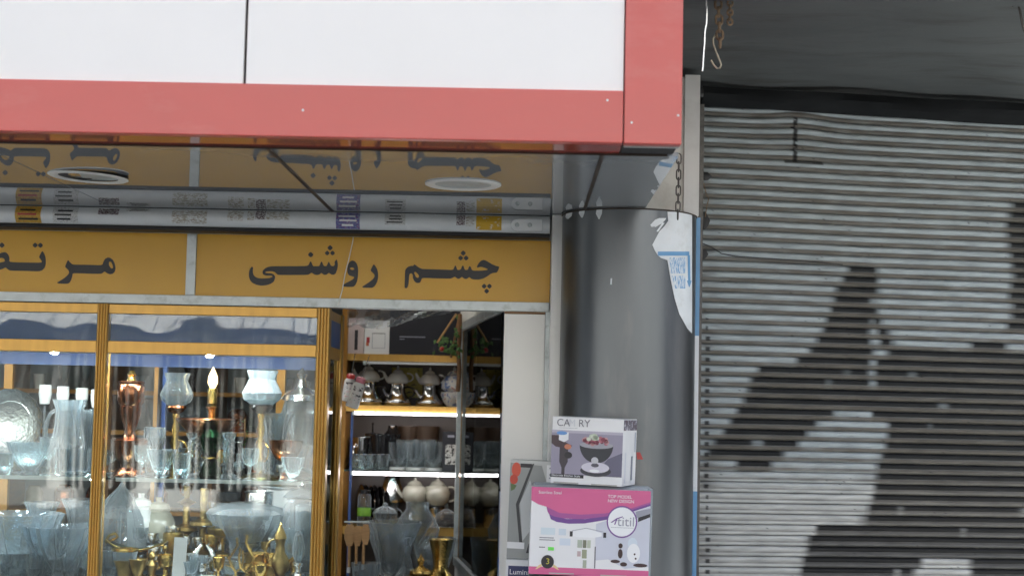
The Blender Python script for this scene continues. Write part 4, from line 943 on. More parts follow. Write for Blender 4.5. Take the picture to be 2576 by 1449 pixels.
# glass cabinet along the right wall of the doorway
A = (-0.086, 0.05); B = (-0.318, 1.74); zc0, zc1 = 0.955, 2.085
cb = thing('glass_cabinet', 'silver framed glass cabinet along the right side of the doorway', 'cabinet', ((A[0]+B[0])/2, 0.9, 0.18))
def wallseg(f0, f1, z0, z1, th, off=0.0):
    dx, dy = B[0]-A[0], B[1]-A[1]; L = math.hypot(dx, dy); nx_, ny_ = -dy/L, dx/L
    p = [(A[0]+dx*f+nx_*o, A[1]+dy*f+ny_*o) for f, o in ((f0, off), (f1, off), (f1, off+th), (f0, off+th))]
    return MB().hexa([(*q, z0) for q in p], [(*q, z1) for q in p])
mesh('glass_pane', wallseg(0.0, 0.56, zc0, zc1, 0.004), m_cglass, cb)
mesh('glass_pane', wallseg(0.54, 0.98, zc0, zc1, 0.004, -0.010), m_cglass, cb)
mesh('pane_edge', wallseg(0.536, 0.546, zc0, zc1, 0.006, -0.004), m_dark, cb)
mesh('top_frame', wallseg(0, 1, zc1+0.0005, zc1+0.035, 0.02, -0.004), m_alu, cb)
mesh('bottom_frame', wallseg(0, 1, zc0-0.04, zc0-0.0005, 0.02, -0.004), m_alu, cb)
mesh('end_frame', wallseg(0.982, 1.0, zc0, zc1, 0.02, -0.004), m_alu, cb)
mesh('end_panel', MB().box(B[0]+0.03, 0.29, B[1]-0.018, B[1]-0.004, 0.18, 2.6), mat('pale_blue_panel', (0.42, 0.47, 0.56), 0.35), cb)
mesh('base_panel', wallseg(0.005, 0.995, 0.18, zc0-0.041, 0.012, -0.004), m_strip, cb)
mesh('upper_panel', wallseg(0.005, 0.995, zc1+0.036, 2.61, 0.012, -0.004), m_plaster, cb)
def cabshelf(z, mm, nm, th=0.008):
    m_ = MB(); q = [(A[0]+0.012, A[1]+0.02), (0.29, A[1]+0.02), (0.29, B[1]-0.025), (B[0]+0.02, B[1]-0.025)]
    return mesh(nm, m_.hexa([(*p, z-th) for p in q], [(*p, z) for p in q]), mm, cb)
zcs = [zc0+0.002, SH['c'], SH['b']]
cabshelf(zc0+0.002, m_blue, 'cabinet_floor'); cabshelf(SH['c'], m_shelfglass, 'glass_shelf'); cabshelf(SH['b'], m_golddark, 'shelf_board', 0.02)
for z in (SH['c']-0.012, SH['b']-0.026):
    l = thing('led_tube', 'bright LED tube inside the glass cabinet', 'lamp', (0.0, 1.0, z), group='LED tubes in the glass cabinet')
    mesh('tube', MB().hexa([(0.25, 0.1, z-0.012), (0.262, 0.1, z-0.012), (0.262, 1.7, z-0.012), (0.25, 1.7, z-0.012)], [(0.25, 0.1, z), (0.262, 0.1, z), (0.262, 1.7, z), (0.25, 1.7, z)]), m_led, l)
    mesh('tube_clip', MB().box(0.248, 0.266, 0.088, 0.0995, z-0.014, z), m_alu, l)

# ------------------------------------------------------------------ goods
def lam(prof, H, Wd): return [(r*Wd, z*H) for r, z in prof]
def good(name, label, cat, x, Y, Z, ytop, parts, group=None, rz=None, dx=0):
    """turned ware standing at column x on a shelf of height Z; parts: (name, profile in units of H, material, kwargs)"""
    yb = 1300
    for _ in range(6): yb = proj((PX(x, yb, Y), Y, Z))[1]
    X = PX(x, yb, Y); H = PZ(x, ytop, Y)-Z
    t = thing(name, label, cat, (X, Y, Z+0.0006), (0, 0, rz if rz is not None else random.uniform(0, 6)), group)
    for pt in parts:
        nm, prof, mm = pt[:3]; kw = pt[3] if len(pt) > 3 else {}
        seg = kw.get('seg', 24)
        if callable(prof): mb_ = prof(H)
        else: mb_ = MB().lathe([(r*H, z*H) for r, z in prof], (0, 0, 0), seg, kw.get('k', 0), kw.get('amp', 0), kw.get('tw', 0))
        mesh(nm, mb_, mm, t, kw.get('smooth', True), True)
    return t
def arc(cx, cz, rx, rz, a0, a1, r, n=12, y=0.0):
    return lambda H: MB().tube([(H*(cx+rx*math.cos(R(a0+(a1-a0)*i/n))), y*H, H*(cz+rz*math.sin(R(a0+(a1-a0)*i/n)))) for i in range(n+1)], r*H, 7)
def path(pts, r): return lambda H: MB().tube([(H*x, H*y, H*z) for x, y, z in pts], [q*H for q in r] if isinstance(r, (list, tuple)) else r*H, 8)

# teapot sets on the upper shelf: porcelain pot on a steel kettle
def tset(x, ytop, label, porc, cat='teapot set'):
    return good('teapot_set', label, cat, x, YB+0.13, SH['b'], ytop, [
        ('kettle_body', [(0.0001, 0), (0.30, 0), (0.335, 0.02), (0.36, 0.08), (0.35, 0.13), (0.27, 0.20), (0.215, 0.30), (0.19, 0.42), (0.185, 0.53), (0.20, 0.55), (0.0001, 0.55)], m_steel),
        ('kettle_handle', arc(0.27, 0.34, 0.16, 0.13, -80, 120, 0.022), m_dark),
        ('kettle_spout', path([(-0.20, 0, 0.22), (-0.30, 0, 0.30), (-0.36, 0, 0.42)], [0.06, 0.045, 0.03]), m_steel),
        ('teapot', [(0.0001, 0.552), (0.24, 0.552), (0.275, 0.60), (0.265, 0.68), (0.20, 0.78), (0.13, 0.83), (0.0001, 0.835)], porc),
        ('teapot_lid', [(0.135, 0.836), (0.12, 0.87), (0.06, 0.905), (0.025, 0.92), (0.035, 0.95), (0.02, 0.99), (0.0001, 1.0)], porc),
        ('teapot_spout', path([(-0.22, 0, 0.62), (-0.31, 0, 0.72), (-0.36, 0, 0.84)], [0.07, 0.045, 0.03]), porc),
        ('teapot_handle', arc(0.25, 0.71, 0.13, 0.10, -100, 100, 0.02), porc)], group='kettle and teapot sets on the lit shelf', rz=0)
tset(925, 912, 'steel kettle with white porcelain teapot on top, behind the hanging white bottle', m_porc)
tset(999, 920, 'steel kettle with white porcelain teapot on top, before the yellow card', m_porc)
tset(1080, 924, 'steel kettle with white porcelain teapot on top, beside the flowered teapot', m_porc)
good('flowered_teapot', 'porcelain teapot with red and blue flower print at the shelf end', 'teapot', 1142, YB+0.10, SH['b'], 922, [
    ('cup', [(0.0001, 0), (0.16, 0), (0.27, 0.12), (0.34, 0.30), (0.33, 0.36), (0.0001, 0.36)], m_flower),
    ('pot', [(0.0001, 0.362), (0.2, 0.362), (0.33, 0.45), (0.32, 0.62), (0.22, 0.76), (0.0001, 0.78)], m_flower),
    ('lid', [(0.2, 0.781), (0.14, 0.86), (0.04, 0.90), (0.05, 0.95), (0.0001, 1)], m_flower),
    ('handle', arc(0.30, 0.55, 0.16, 0.14, -100, 100, 0.025), m_porc)], rz=1.2)
yc_ = P(1020, 958, YB+0.33)
tag(mesh('yellow_card', bx(MB(), 985, 1062, 925, 1000, YB+0.33, YB+0.335), printmat('yellow_card', (0.55, 0.48, 0.10), (0.06, 0.05, 0.02), (30, 30, 60), 0.56)), 'yellow printed card standing behind the teapots', 'card')
# cartons on the top board
cart = thing('carton', 'black carton with one thin line of pale text on the top board', 'box', tuple(P(1070, 890, YB+0.02)))
mesh('carton_body', MB().box(PX(980, 840, YB+.02), PX(1157, 840, YB+.02)-0.002, YB+0.02, YB+0.30, SH['a']+0.0006, PZ(1070, 782, YB+.02)), m_gblk, cart)
p_ = P(1005, 850, YB+0.018); mesh('box_print', bx(MB(), 1005, 1070, 846, 849, YB+0.0185, YB+0.0192), pgrey, cart); mesh('box_print', bx(MB(), 1005, 1018, 852, 854, YB+0.0185, YB+0.0192), pgrey, cart)
for (x0, x1, y0, cc, lab) in ((875, 915, 800, m_pink, 'pale pink carton with dark stripe standing on the top board'), (917, 979, 806, m_cart, 'white carton with small red berry print on the top board')):
    cart = thing('carton', lab, 'box', tuple(P((x0+x1)/2, 888, YB+0.02)))
    pm = m_cart if x0 > 900 else mat('pale_pink_carton', (0.55, 0.46, 0.46), 0.5)
    mesh('carton_body', MB().box(PX(x0, 850, YB+.02), PX(x1, 850, YB+.02), YB+0.02, YB+0.2, SH['a']+0.0006, PZ((x0+x1)/2, y0, YB+.02)), pm, cart)
    if x0 > 900:
        for (a, c, d, e, m_) in ((922, 930, 848, 862, m_cherry), (921, 928, 860, 870, plain('orange_print', 196, 100, 70)), (936, 968, 838, 839.5, pdk), (936, 937.2, 838, 876, pgrey), (968, 969, 838, 876, pgrey), (936, 968, 875, 876, pgrey)):
            mesh('box_print', bx(MB(), a, c, d, e, YB+0.0185, YB+0.0192), m_, cart)
    else:
        mesh('box_print', bx(MB(), 892, 900, 830, 880, YB+0.0185, YB+0.0192), pdk, cart)
# hanging plastic sheet at the door head
pm = MB(); n_, m2 = 26, 8
for i in range(n_+1):
    u = i/n_; x = 872+u*292; top = 777
    bot = (832-6*math.sin(u*9)-(8 if u < .15 else 0)) if u < 0.3 else 826-(u-0.3)*70
    for j in range(m2+1):
        v = j/m2; y = top+(bot-top)*v; Y = 0.60+0.05*math.sin(u*13+v*3)*v+0.03*math.sin(u*31+v*7)*v
        p = P(x, y, 0.6); pm.v.append((p.x, Y, p.z))
for i in range(n_):
    for j in range(m2):
        a = i*(m2+1)+j; pm.f.append((a, a+m2+1, a+m2+2, a+1))
tag(mesh('plastic_sheet', pm, m_plastic, None, True), 'crumpled clear plastic sheet draped from the door head', 'plastic sheet')
# hanging white bottle with pink cap
def bottle(x, y0, y1, Y, lab, cap, lean):
    c = P(x, y1, Y); H = (y1-y0)*sc(Y); t = thing('hanging_bottle', lab, 'bottle', tuple(c), (0, lean, 0.2))
    mesh('bottle_body', MB().lathe([(0.0001, 0), (0.19*H, 0.01*H), (0.20*H, 0.05*H), (0.20*H, 0.72*H), (0.15*H, 0.80*H), (0.0001, 0.805*H)], seg=20), m_porc, t, True, True)
    mesh('cap', MB().lathe([(0.13*H, 0.806*H), (0.155*H, 0.84*H), (0.15*H, 0.95*H), (0.08*H, 1.0*H), (0.0001, 1.0*H)], seg=18), cap, t, True, True)
    lb = MB()
    for j in range(5):
        for i in range(7):
            a = R(-90-45+i*15); lb.v.append((0.2025*H*math.cos(a), 0.2025*H*math.sin(a), (0.16+0.13*j)*H))
    for j in range(4):
        for i in range(6): k_ = j*7+i; lb.f.append((k_, k_+1, k_+8, k_+7))
    mesh('bottle_print', lb, printmat('bottle_print', (0.66, 0.66, 0.66), (0.03, 0.02, 0.03), (30, 30, 60), 0.52, (0.6, 0.2, 0.25)), t, True, True)
    mesh('cord', MB().tube([(0, 0, H), (0.01*H, 0, 1.7*H)], 0.002, 5), m_dark, t, False, True)
bottle(884, 944, 1026, 0.60, 'tilted white bottle with pink cap and dark lettering hung on the door post', m_pink, R(17))
bottle(872, 938, 1010, 0.66, 'white bottle with red cap hung behind the pink capped bottle', m_cherry, R(8))
# sticks and ivy hanging at the right post
for i, (x0, y0, x1, y1, lab) in enumerate(((1148, 790, 1100, 862, 'long pale wooden stick leaning behind the ivy'), (1156, 792, 1134, 900, 'dark stick hanging down behind the ivy leaves'))):
    tag(mesh('stick', MB().tube([P(x0, y0, 1.62), P(x1, y1, 1.60)], 0.006, 7), m_spoon if i == 0 else m_wood, None, True), lab, 'stick')
iv = thing('ivy', 'artificial green ivy with a red cherry hanging at the door', 'plant', tuple(P(1150, 905, 1.58)))
stem = [P(x, y, 1.57) for x, y in ((1157, 790), (1156, 850), (1153, 890), (1156, 930), (1152, 985))]
mesh('stem', MB().tube(stem, 0.011, 7), m_wood, iv, True)
for i in range(46):
    x, y = random.gauss(1125, 17), random.gauss(872, 11)
    if i > 34: x, y = random.gauss(1152, 5), random.uniform(790, 900)
    c = P(x, y, 1.56+random.uniform(-.03, .03)); a = random.uniform(0, 6.28); s_ = random.uniform(.012, .022)
    d1 = Vector((math.cos(a), random.uniform(-.5, .5), math.sin(a))).normalized(); d2 = d1.cross(Vector((random.uniform(-.4, .4), 1, random.uniform(-.4, .4)))).normalized()
    b_ = MB(); b_.v = [tuple(c-d1*s_), tuple(c-d1*s_*.2+d2*s_*.6), tuple(c+d1*s_), tuple(c-d1*s_*.2-d2*s_*.6), tuple(c+Vector((0, -0.006, 0)))]
    b_.f = [(0, 1, 4), (1, 2, 4), (2, 3, 4), (3, 0, 4)]
    mesh('leaf', b_, m_leaf, iv)
cc = P(1112, 878, 1.535)
mesh('cherry', MB().lathe([(0.0001, -0.013), (0.009, -0.01), (0.013, 0), (0.009, 0.01), (0.0001, 0.013)], tuple(cc), 12), m_cherry, iv, True)

# generic profiles (unit height)
BOWL = [(0.0001, 0), (0.28, 0.0), (0.30, 0.05), (0.20, 0.12), (0.42, 0.35), (0.62, 0.7), (0.72, 1.0), (0.70, 1.0), (0.58, 0.68), (0.38, 0.38), (0.0001, 0.22)]
VASE = [(0.0001, 0), (0.17, 0), (0.18, 0.05), (0.14, 0.2), (0.16, 0.5), (0.22, 0.85), (0.27, 1.0), (0.255, 1.0), (0.2, 0.84), (0.13, 0.4), (0.0001, 0.1)]
TUMB = [(0.0001, 0), (0.30, 0), (0.36, 0.5), (0.40, 1.0), (0.38, 1.0), (0.33, 0.4), (0.0001, 0.08)]
JAR = [(0.0001, 0), (0.28, 0), (0.33, 0.08), (0.34, 0.55), (0.26, 0.70), (0.22, 0.74), (0.23, 0.78), (0.0001, 0.79)]
GOBLET = [(0.0001, 0), (0.22, 0), (0.21, 0.03), (0.05, 0.08), (0.04, 0.4), (0.08, 0.46), (0.20, 0.55), (0.25, 0.8), (0.24, 1.0), (0.225, 1.0), (0.22, 0.8), (0.0001, 0.5)]
POT = [(0.0001, 0), (0.40, 0), (0.43, 0.05), (0.43, 0.95), (0.45, 1.0), (0.42, 1.0), (0.40, 0.1), (0.0001, 0.08)]
fac = dict(seg=28, k=14, amp=0.035, smooth=False)

# glass shelf c: dark coffee ware and glasses
YC = YB+0.16
good('french_press', 'black handled glass coffee press behind the steel jugs', 'coffee press', 935, YC, SH['c'], 1062, [('beaker', [(0.0001, 0), (0.17, 0), (0.17, 0.7), (0.16, 0.7), (0.0001, 0.05)], m_clear), ('lid', [(0.18, 0.701), (0.17, 0.76), (0.02, 0.78), (0.015, 0.95), (0.03, 0.97), (0.0001, 1)], m_dark), ('handle', arc(0.18, 0.4, 0.12, 0.22, -90, 90, 0.025), m_dark)])
for i, (x, yt, mm, lab) in enumerate(((908, 1100, m_steel, 'short steel mug near the blue trim'), (962, 1092, m_dark, 'black enamel mug between coffee press and glasses'), (985, 1070, m_dark, 'tall black flask behind the black mug'))):
    good('mug', lab, 'mug', x, YC-0.05*(i % 2), SH['c'], yt, [('body', TUMB if i < 2 else [(0.0001, 0), (0.2, 0), (0.21, 0.1), (0.2, 0.8), (0.12, 0.88), (0.1, 1), (0.0001, 1)], mm), ('handle', arc(0.36 if i < 2 else 0.2, 0.5, 0.2, 0.28, -90, 90, 0.04), mm)])
for i, x in enumerate((898, 920, 942, 965)):
    good('glass_tumbler', 'small dark tea glass in the front row of the glass shelf', 'glass', x, YB+0.05, SH['c'], 1142, [('bowl', TUMB, m_clear), ('rim', [(0.39, 0.97), (0.41, 0.98), (0.405, 1.01), (0.38, 1.0)], m_steel)], group='tea glasses in the front row')
for i, x in enumerate((1000, 1022, 1045, 1068, 1091)):
    good('glass_tumbler', 'clear stacked water glass with white foot on the glass shelf', 'glass', x, YB+0.08+0.05*(i % 2), SH['c'], 1112-6*(i % 2), [('bowl', TUMB, m_clear), ('foot', [(0.0001, 0.001), (0.32, 0.001), (0.31, 0.1), (0.0001, 0.1)], m_porc)], group='water glasses on the glass shelf')
for i, (x, yt) in enumerate(((1025, 1072), (1072, 1072))):
    good('wooden_bowl', ('dark brown wooden bowl behind the water glasses, beside the tall black flask', 'dark brown wooden bowl behind the water glasses, beside the coffee carton')[i], 'bowl', x, YB+0.26, SH['c'], yt, [('bowl', [(0.0001, 0), (0.2, 0), (0.26, 0.5), (0.3, 1), (0.28, 1), (0.2, 0.4), (0.0001, 0.2)], mat('dark_wood_bowl', (0.07, 0.045, 0.03), 0.3))], group='wooden bowls on the glass shelf')
cart = thing('carton', 'black coffee carton with white machine picture at the glass shelf end', 'box', tuple(P(1130, 1180, YB+0.04)))
mesh('carton_body', MB().box(PX(1113, 1130, YB+.04), PX(1152, 1130, YB+.04), YB+0.04, YB+0.2, SH['c']+0.0006, PZ(1130, 1086, YB+.04)), m_gblk, cart)
mesh('box_print', bx(MB(), 1120, 1150, 1118, 1168, YB+0.0385, YB+0.0392), printmat('coffee_print', lin(30, 28, 30), lin(190, 190, 186), (45, 45, 45), 0.46), cart)
mesh('box_print', bx(MB(), 1126, 1143, 1094, 1100, YB+0.0385, YB+0.0392), pgrey, cart)

# shelf d: plates, cream teapots on pots, domes
YD = YB+0.14
for i in range(6):
    x = 903+i*11
    p = P(x, 1240, YB+0.22); t = thing('plate', 'dark plate standing upright in the plate row', 'plate', (p.x, YB+0.22, SH['d']+0.10), (0, R(90), R(20)), group='upright dark plates in a row')
    mesh('plate', MB().lathe([(0.0001, 0), (0.06, 0), (0.10, 0.012), (0.099, 0.015), (0.058, 0.004), (0.0001, 0.004)], seg=24), m_dark if i % 2 else m_steel, t, True, True)
good('etched_lamp', 'silver etched glass hurricane shade standing between plates and teapots', 'lamp', 985, YD+0.08, SH['d'], 1197, [('base', [(0.0001, 0), (0.2, 0), (0.16, 0.06), (0.12, 0.3), (0.16, 0.5), (0.0001, 0.5)], m_frost), ('shade', [(0.24, 0.46), (0.27, 0.52), (0.24, 0.75), (0.15, 1.0), (0.14, 1.0), (0.22, 0.75), (0.24, 0.52)], m_silver)])
for i, x in enumerate((1041, 1098)):
    good('steel_pot', ('steel pot with black lid under a cream teapot, next to the etched silver shade', 'steel pot with black lid under a cream teapot, next to the cake dome')[i], 'pot', x, YD, SH['d'], 1278, [('body', POT, m_steel), ('lid', [(0.0001, 1.001), (0.46, 1.001), (0.44, 1.10), (0.0001, 1.16)], m_dark)], group='steel pots under the cream teapots')
    zt_ = PZ(x, 1278, YD); zt_ = SH['d']+(zt_-SH['d'])*1.16+0.0015
    good('cream_teapot', ('cream porcelain teapot with curled handle, next to the etched silver shade', 'cream porcelain teapot with curled handle, above the cake dome')[i], 'teapot', x+2, YD, zt_, 1200, [('pot', [(0.0001, 0), (0.25, 0), (0.42, 0.2), (0.46, 0.42), (0.40, 0.62), (0.26, 0.74), (0.0001, 0.75)], m_cream), ('lid', [(0.27, 0.751), (0.2, 0.84), (0.06, 0.9), (0.05, 0.96), (0.0001, 1)], m_cream), ('handle', arc(0.46, 0.4, 0.22, 0.26, -100, 110, 0.04), m_cream), ('spout', path([(-0.4, 0, 0.3), (-0.58, 0, 0.45), (-0.66, 0, 0.7)], [0.1, 0.07, 0.04]), m_cream)], group='cream teapots on steel pots', rz=0)
good('crystal_sugar_bowl', 'lidded cut crystal sugar bowl with handles before the plate row', 'bowl', 968, YB+0.06, SH['d'], 1262, [('bowl', [(0.0001, 0), (0.3, 0), (0.36, 0.1), (0.5, 0.45), (0.52, 0.55), (0.0001, 0.55)], m_crys, fac), ('lid', [(0.5, 0.551), (0.4, 0.7), (0.12, 0.82), (0.1, 0.92), (0.0001, 1)], m_crys, fac), ('handle', arc(0.5, 0.5, 0.2, 0.2, -100, 100, 0.035), m_crys), ('handle', arc(-0.5, 0.5, 0.2, 0.2, 80, 280, 0.035), m_crys)], rz=0)
good('cake_dome', 'silver tray of dark sweets under a glass dome at the shelf end', 'cake stand', 1122, YB+0.02, SH['d'], 1262, [('tray', [(0.0001, 0), (0.4, 0), (0.58, 0.06), (0.57, 0.08), (0.38, 0.03), (0.0001, 0.03)], m_silver), ('sweets', [(0.0001, 0.032), (0.40, 0.032), (0.38, 0.2), (0.2, 0.30), (0.0001, 0.3)], printmat('sweets', (0.03, 0.015, 0.01), (0.6, 0.55, 0.5), (60, 60, 60), 0.6)), ('dome', [(0.48, 0.05), (0.48, 0.3), (0.38, 0.55), (0.15, 0.7), (0.05, 0.74), (0.07, 0.85), (0.0001, 1)], m_clear)])
good('lime_label_jar', 'tall clear storage jar with lime green label by the blue trim', 'jar', 915, YB+0.04, SH['d'], 1232, [('body', [(0.0001, 0), (0.18, 0), (0.19, 0.05), (0.19, 0.8), (0.15, 0.9), (0.0001, 0.9)], m_clear), ('label', [(0.193, 0.28), (0.195, 0.29), (0.195, 0.5), (0.193, 0.51)], m_lime), ('lid', [(0.16, 0.901), (0.16, 1.0), (0.0001, 1.0)], m_dark)])

# counter below, inside the doorway
YK = 1.15; ZK = PZ(1000, 1500, YK)
ct = thing('counter', 'low shop counter under the glass vases inside the doorway', 'counter', (PX(1000, 1480, YK), YK, 0.18))
mesh('counter_top', MB().box(PX(868, 1480, YK), PX(1150, 1480, YK)-0.02, YK-0.25, YK+0.42, ZK-0.03, ZK), m_shelfglass, ct)
mesh('counter_body', MB().box(PX(868, 1480, YK)+0.01, PX(1150, 1480, YK)-0.03, YK-0.2, YK+0.40, 0.18, ZK-0.031), m_wood, ct)
good('fan_vase', 'wide cut crystal fan vase on a foot inside the doorway', 'vase', 985, YK+0.05, ZK, 1312, [('vase', [(0.0001, 0), (0.18, 0), (0.17, 0.03), (0.05, 0.1), (0.07, 0.2), (0.20, 0.32), (0.22, 0.5), (0.30, 0.75), (0.40, 1.0), (0.38, 1.0), (0.26, 0.72), (0.18, 0.45), (0.0001, 0.28)], m_crys, dict(seg=28, k=7, amp=0.06, smooth=False))])
good('glass_carafe', 'large clear onion shaped glass carafe beside the fan vase', 'carafe', 1045, YK+0.18, ZK, 1262, [('carafe', [(0.0001, 0), (0.18, 0), (0.2, 0.08), (0.22, 0.25), (0.19, 0.42), (0.17, 0.5), (0.24, 0.62), (0.255, 0.7), (0.2, 0.82), (0.13, 0.92), (0.13, 1.0), (0.12, 1.0), (0.12, 0.92), (0.19, 0.81), (0.0001, 0.5)], m_clear)])
good('crystal_decanter', 'narrow necked crystal decanter between fan vase and carafe', 'decanter', 1022, YK-0.04, ZK, 1352, [('decanter', [(0.0001, 0), (0.25, 0), (0.27, 0.1), (0.25, 0.28), (0.1, 0.5), (0.05, 0.7), (0.06, 0.85), (0.03, 0.9), (0.05, 1.0), (0.0001, 1.0)], m_crys, fac)])
good('gold_jar', 'small round shiny gold lidded jar in the doorway', 'jar', 1056, YK-0.16, ZK, 1390, [('body', [(0.0001, 0), (0.18, 0), (0.16, 0.06), (0.30, 0.2), (0.36, 0.36), (0.32, 0.5), (0.2, 0.58), (0.0001, 0.58)], m_brass), ('lid', [(0.24, 0.581), (0.22, 0.64), (0.1, 0.7), (0.05, 0.74), (0.08, 0.84), (0.03, 0.92), (0.0001, 1)], m_brass)])
good('gold_vase', 'tall flared shiny gold vase beside the round gold jar', 'vase', 1106, YK-0.10, ZK, 1356, [('body', [(0.0001, 0), (0.2, 0), (0.17, 0.05), (0.24, 0.2), (0.26, 0.32), (0.15, 0.46), (0.12, 0.55), (0.14, 0.75), (0.19, 0.95), (0.2, 1.0), (0.18, 1.0), (0.12, 0.7), (0.0001, 0.5)], m_brass, dict(seg=28, k=8, amp=0.03))])
good('glass_goblet', 'low clear glass goblet before the fan vase', 'glass', 918, YK-0.12, ZK, 1415, [('goblet', TUMB, m_crys, fac)])
good('glass_bowl', 'clear glass bowl right of the carafe inside the doorway', 'bowl', 1090, YK+0.30, ZK, 1352, [('bowl', [(r*.6, z) for r, z in BOWL], m_clear)])
for i, (x, y0, y1, lab, hw) in enumerate(((880, 1318, 1440, 'slotted wooden spatula hung left of the wooden spoon', 13), (898, 1322, 1436, 'broad wooden turner hung between two wooden tools', 11), (916, 1318, 1432, 'wooden spoon hung right of the wooden turner', 10))):
    a, c = P(x, y0, 1.02), P(x-3, y1, 1.02); H = a.z-c.z; s_ = sc(1.02)
    t = thing('wooden_spoon', lab, 'kitchen tool', tuple(c), group='wooden kitchen tools')
    mesh('head', MB().prism([(c.x+q[0]*hw*s_+0.004*i, c.z+H*q[1]) for q in ((-.55, .55), (-1, .70), (-1, .88), (-.6, 1), (.6, 1), (1, .88), (1, .70), (.55, .55))], 1.016, 1.024), m_spoon, t, bevel=0.002)
    mesh('handle', MB().tube([(c.x, 1.02, c.z+H*.56), (c.x, 1.02, c.z+H*.12)], 0.007, 8), m_spoon, t, True)
    mesh('handle_tip', MB().tube([(c.x, 1.02, c.z+H*.12), (c.x, 1.02, c.z)], 0.0085, 8), m_porc, t, True)
rk = [P(866, 1312, 1.03), P(930, 1313, 1.03)]
tag(mesh('hanging_rail', MB().tube(rk, 0.005, 8), m_alu, None, True), 'thin rail that carries the wooden kitchen tools', 'rail')
# cabinet goods
for i, (x, y, z, h, mm, lab) in enumerate(((0.06, 0.55, zc0+0.003, 0.20, m_crys, 'crystal vase standing low in the glass cabinet'), (-0.02, 0.85, zc0+0.003, 0.16, m_frost, 'frosted bowl low in the glass cabinet'), (0.0, 1.2, zc0+0.003, 0.24, m_clear, 'clear jug low in the glass cabinet near the shelf unit'), (0.02, 0.7, SH['c']+0.001, 0.17, m_silver, 'silver cup on the glass shelf of the cabinet'), (-0.02, 1.0, SH['c']+0.001, 0.2, m_frost, 'etched vase on the glass shelf of the cabinet'), (-0.06, 1.35, SH['c']+0.001, 0.18, m_crys, 'cut crystal jar on the glass shelf of the cabinet'), (0.02, 0.75, SH['b']+0.001, 0.22, m_copper, 'copper coloured vase on the top shelf of the cabinet'), (-0.05, 1.15, SH['b']+0.001, 0.2, m_cream, 'cream jar on the top shelf of the cabinet'))):
    t = thing('cabinet_ware', lab, 'glassware', (x, y, z)); pr_ = (VASE, BOWL, JAR, TUMB)[i % 4]
    mesh('body', MB().lathe([(r*h*(0.6 if pr_ is BOWL else 1), zz*h) for r, zz in pr_], seg=20), mm, t, True, True)
    mesh('rim', MB().lathe([(pr_[-4][0]*h*(0.6 if pr_ is BOWL else 1)*1.01, h*0.965), (pr_[-4][0]*h*(0.6 if pr_ is BOWL else 1)*1.03, h*0.985)], seg=20), m_silver, t, True, True)

# ------------------------------------------------------------------ display window: ware on the glass shelf
Y1, Y2 = 0.22, 0.38
good('copper_samovar', 'tall dark copper samovar with wide base bowl by the gold mullion', 'samovar', 322, Y1, ZG, 932, [
    ('base_bowl', [(0.0001, 0), (0.16, 0), (0.15, 0.03), (0.09, 0.08), (0.10, 0.13), (0.17, 0.24), (0.175, 0.34), (0.155, 0.36), (0.07, 0.37)], m_copper),
    ('column', [(0.07, 0.371), (0.05, 0.42), (0.09, 0.56), (0.10, 0.60), (0.105, 0.66), (0.10, 0.665)], m_copper),
    ('urn', [(0.10, 0.666), (0.125, 0.70), (0.13, 0.84), (0.115, 0.87), (0.13, 0.885), (0.12, 0.90), (0.05, 0.905)], m_copper),
    ('crown', [(0.05, 0.906), (0.035, 0.94), (0.045, 0.96), (0.02, 1.0), (0.0001, 1.0)], m_brass),
    ('tap', path([(0.13, 0, 0.24), (0.2, 0, 0.24), (0.21, 0, 0.2)], 0.012), m_brass)], rz=-1.2)
def lamp(x, ytop, lab, stem, globe, Y, wd=1.0):
    good('oil_lamp', lab, 'oil lamp', x, Y, ZG, ytop, [
        ('foot', [(0.0001, 0), (0.17*wd, 0), (0.175*wd, 0.02), (0.12*wd, 0.04), (0.03, 0.06)], stem),
        ('stem', [(0.03, 0.061), (0.022, 0.12), (0.045, 0.18), (0.03, 0.24), (0.05, 0.32), (0.025, 0.38), (0.04, 0.46), (0.022, 0.52), (0.035, 0.58), (0.03, 0.60)], stem),
        ('burner', [(0.03, 0.601), (0.07, 0.62), (0.10*wd, 0.66), (0.095*wd, 0.68), (0.0001, 0.685)], m_dark if wd > 1 else m_copper),
        ('globe', [(0.09*wd, 0.686), (0.15*wd, 0.73), (0.165*wd, 0.79), (0.13*wd, 0.87), (0.105*wd, 0.92), (0.125*wd, 0.98), (0.13*wd, 1.0), (0.122*wd, 1.0), (0.10*wd, 0.92), (0.155*wd, 0.79), (0.085*wd, 0.69)], globe, dict(seg=28)),
        ('handle', arc(0.05, 0.25, 0.09, 0.09, -90, 120, 0.008), stem)])
lamp(652, 932, 'brass oil lamp with large etched glass globe and dark burner', m_brass, m_frost, Y1, 1.12)
lamp(437, 938, 'slim copper and brass oil lamp with pale glass globe behind the glass hull', m_brass, m_clear, Y2, 0.98)
good('electric_candle', 'brass candlestick with glowing flame shaped bulb', 'candlestick', 527, Y2, ZG, 922, [('base', [(0.0001, 0), (0.13, 0), (0.12, 0.03), (0.04, 0.08), (0.03, 0.3), (0.06, 0.36), (0.03, 0.42), (0.035, 0.6), (0.06, 0.63), (0.03, 0.66)], m_oldbrass), ('sleeve', [(0.045, 0.661), (0.045, 0.80), (0.0001, 0.80)], m_brass), ('bulb', [(0.02, 0.801), (0.045, 0.85), (0.04, 0.91), (0.0001, 1.0)], m_bulb)])
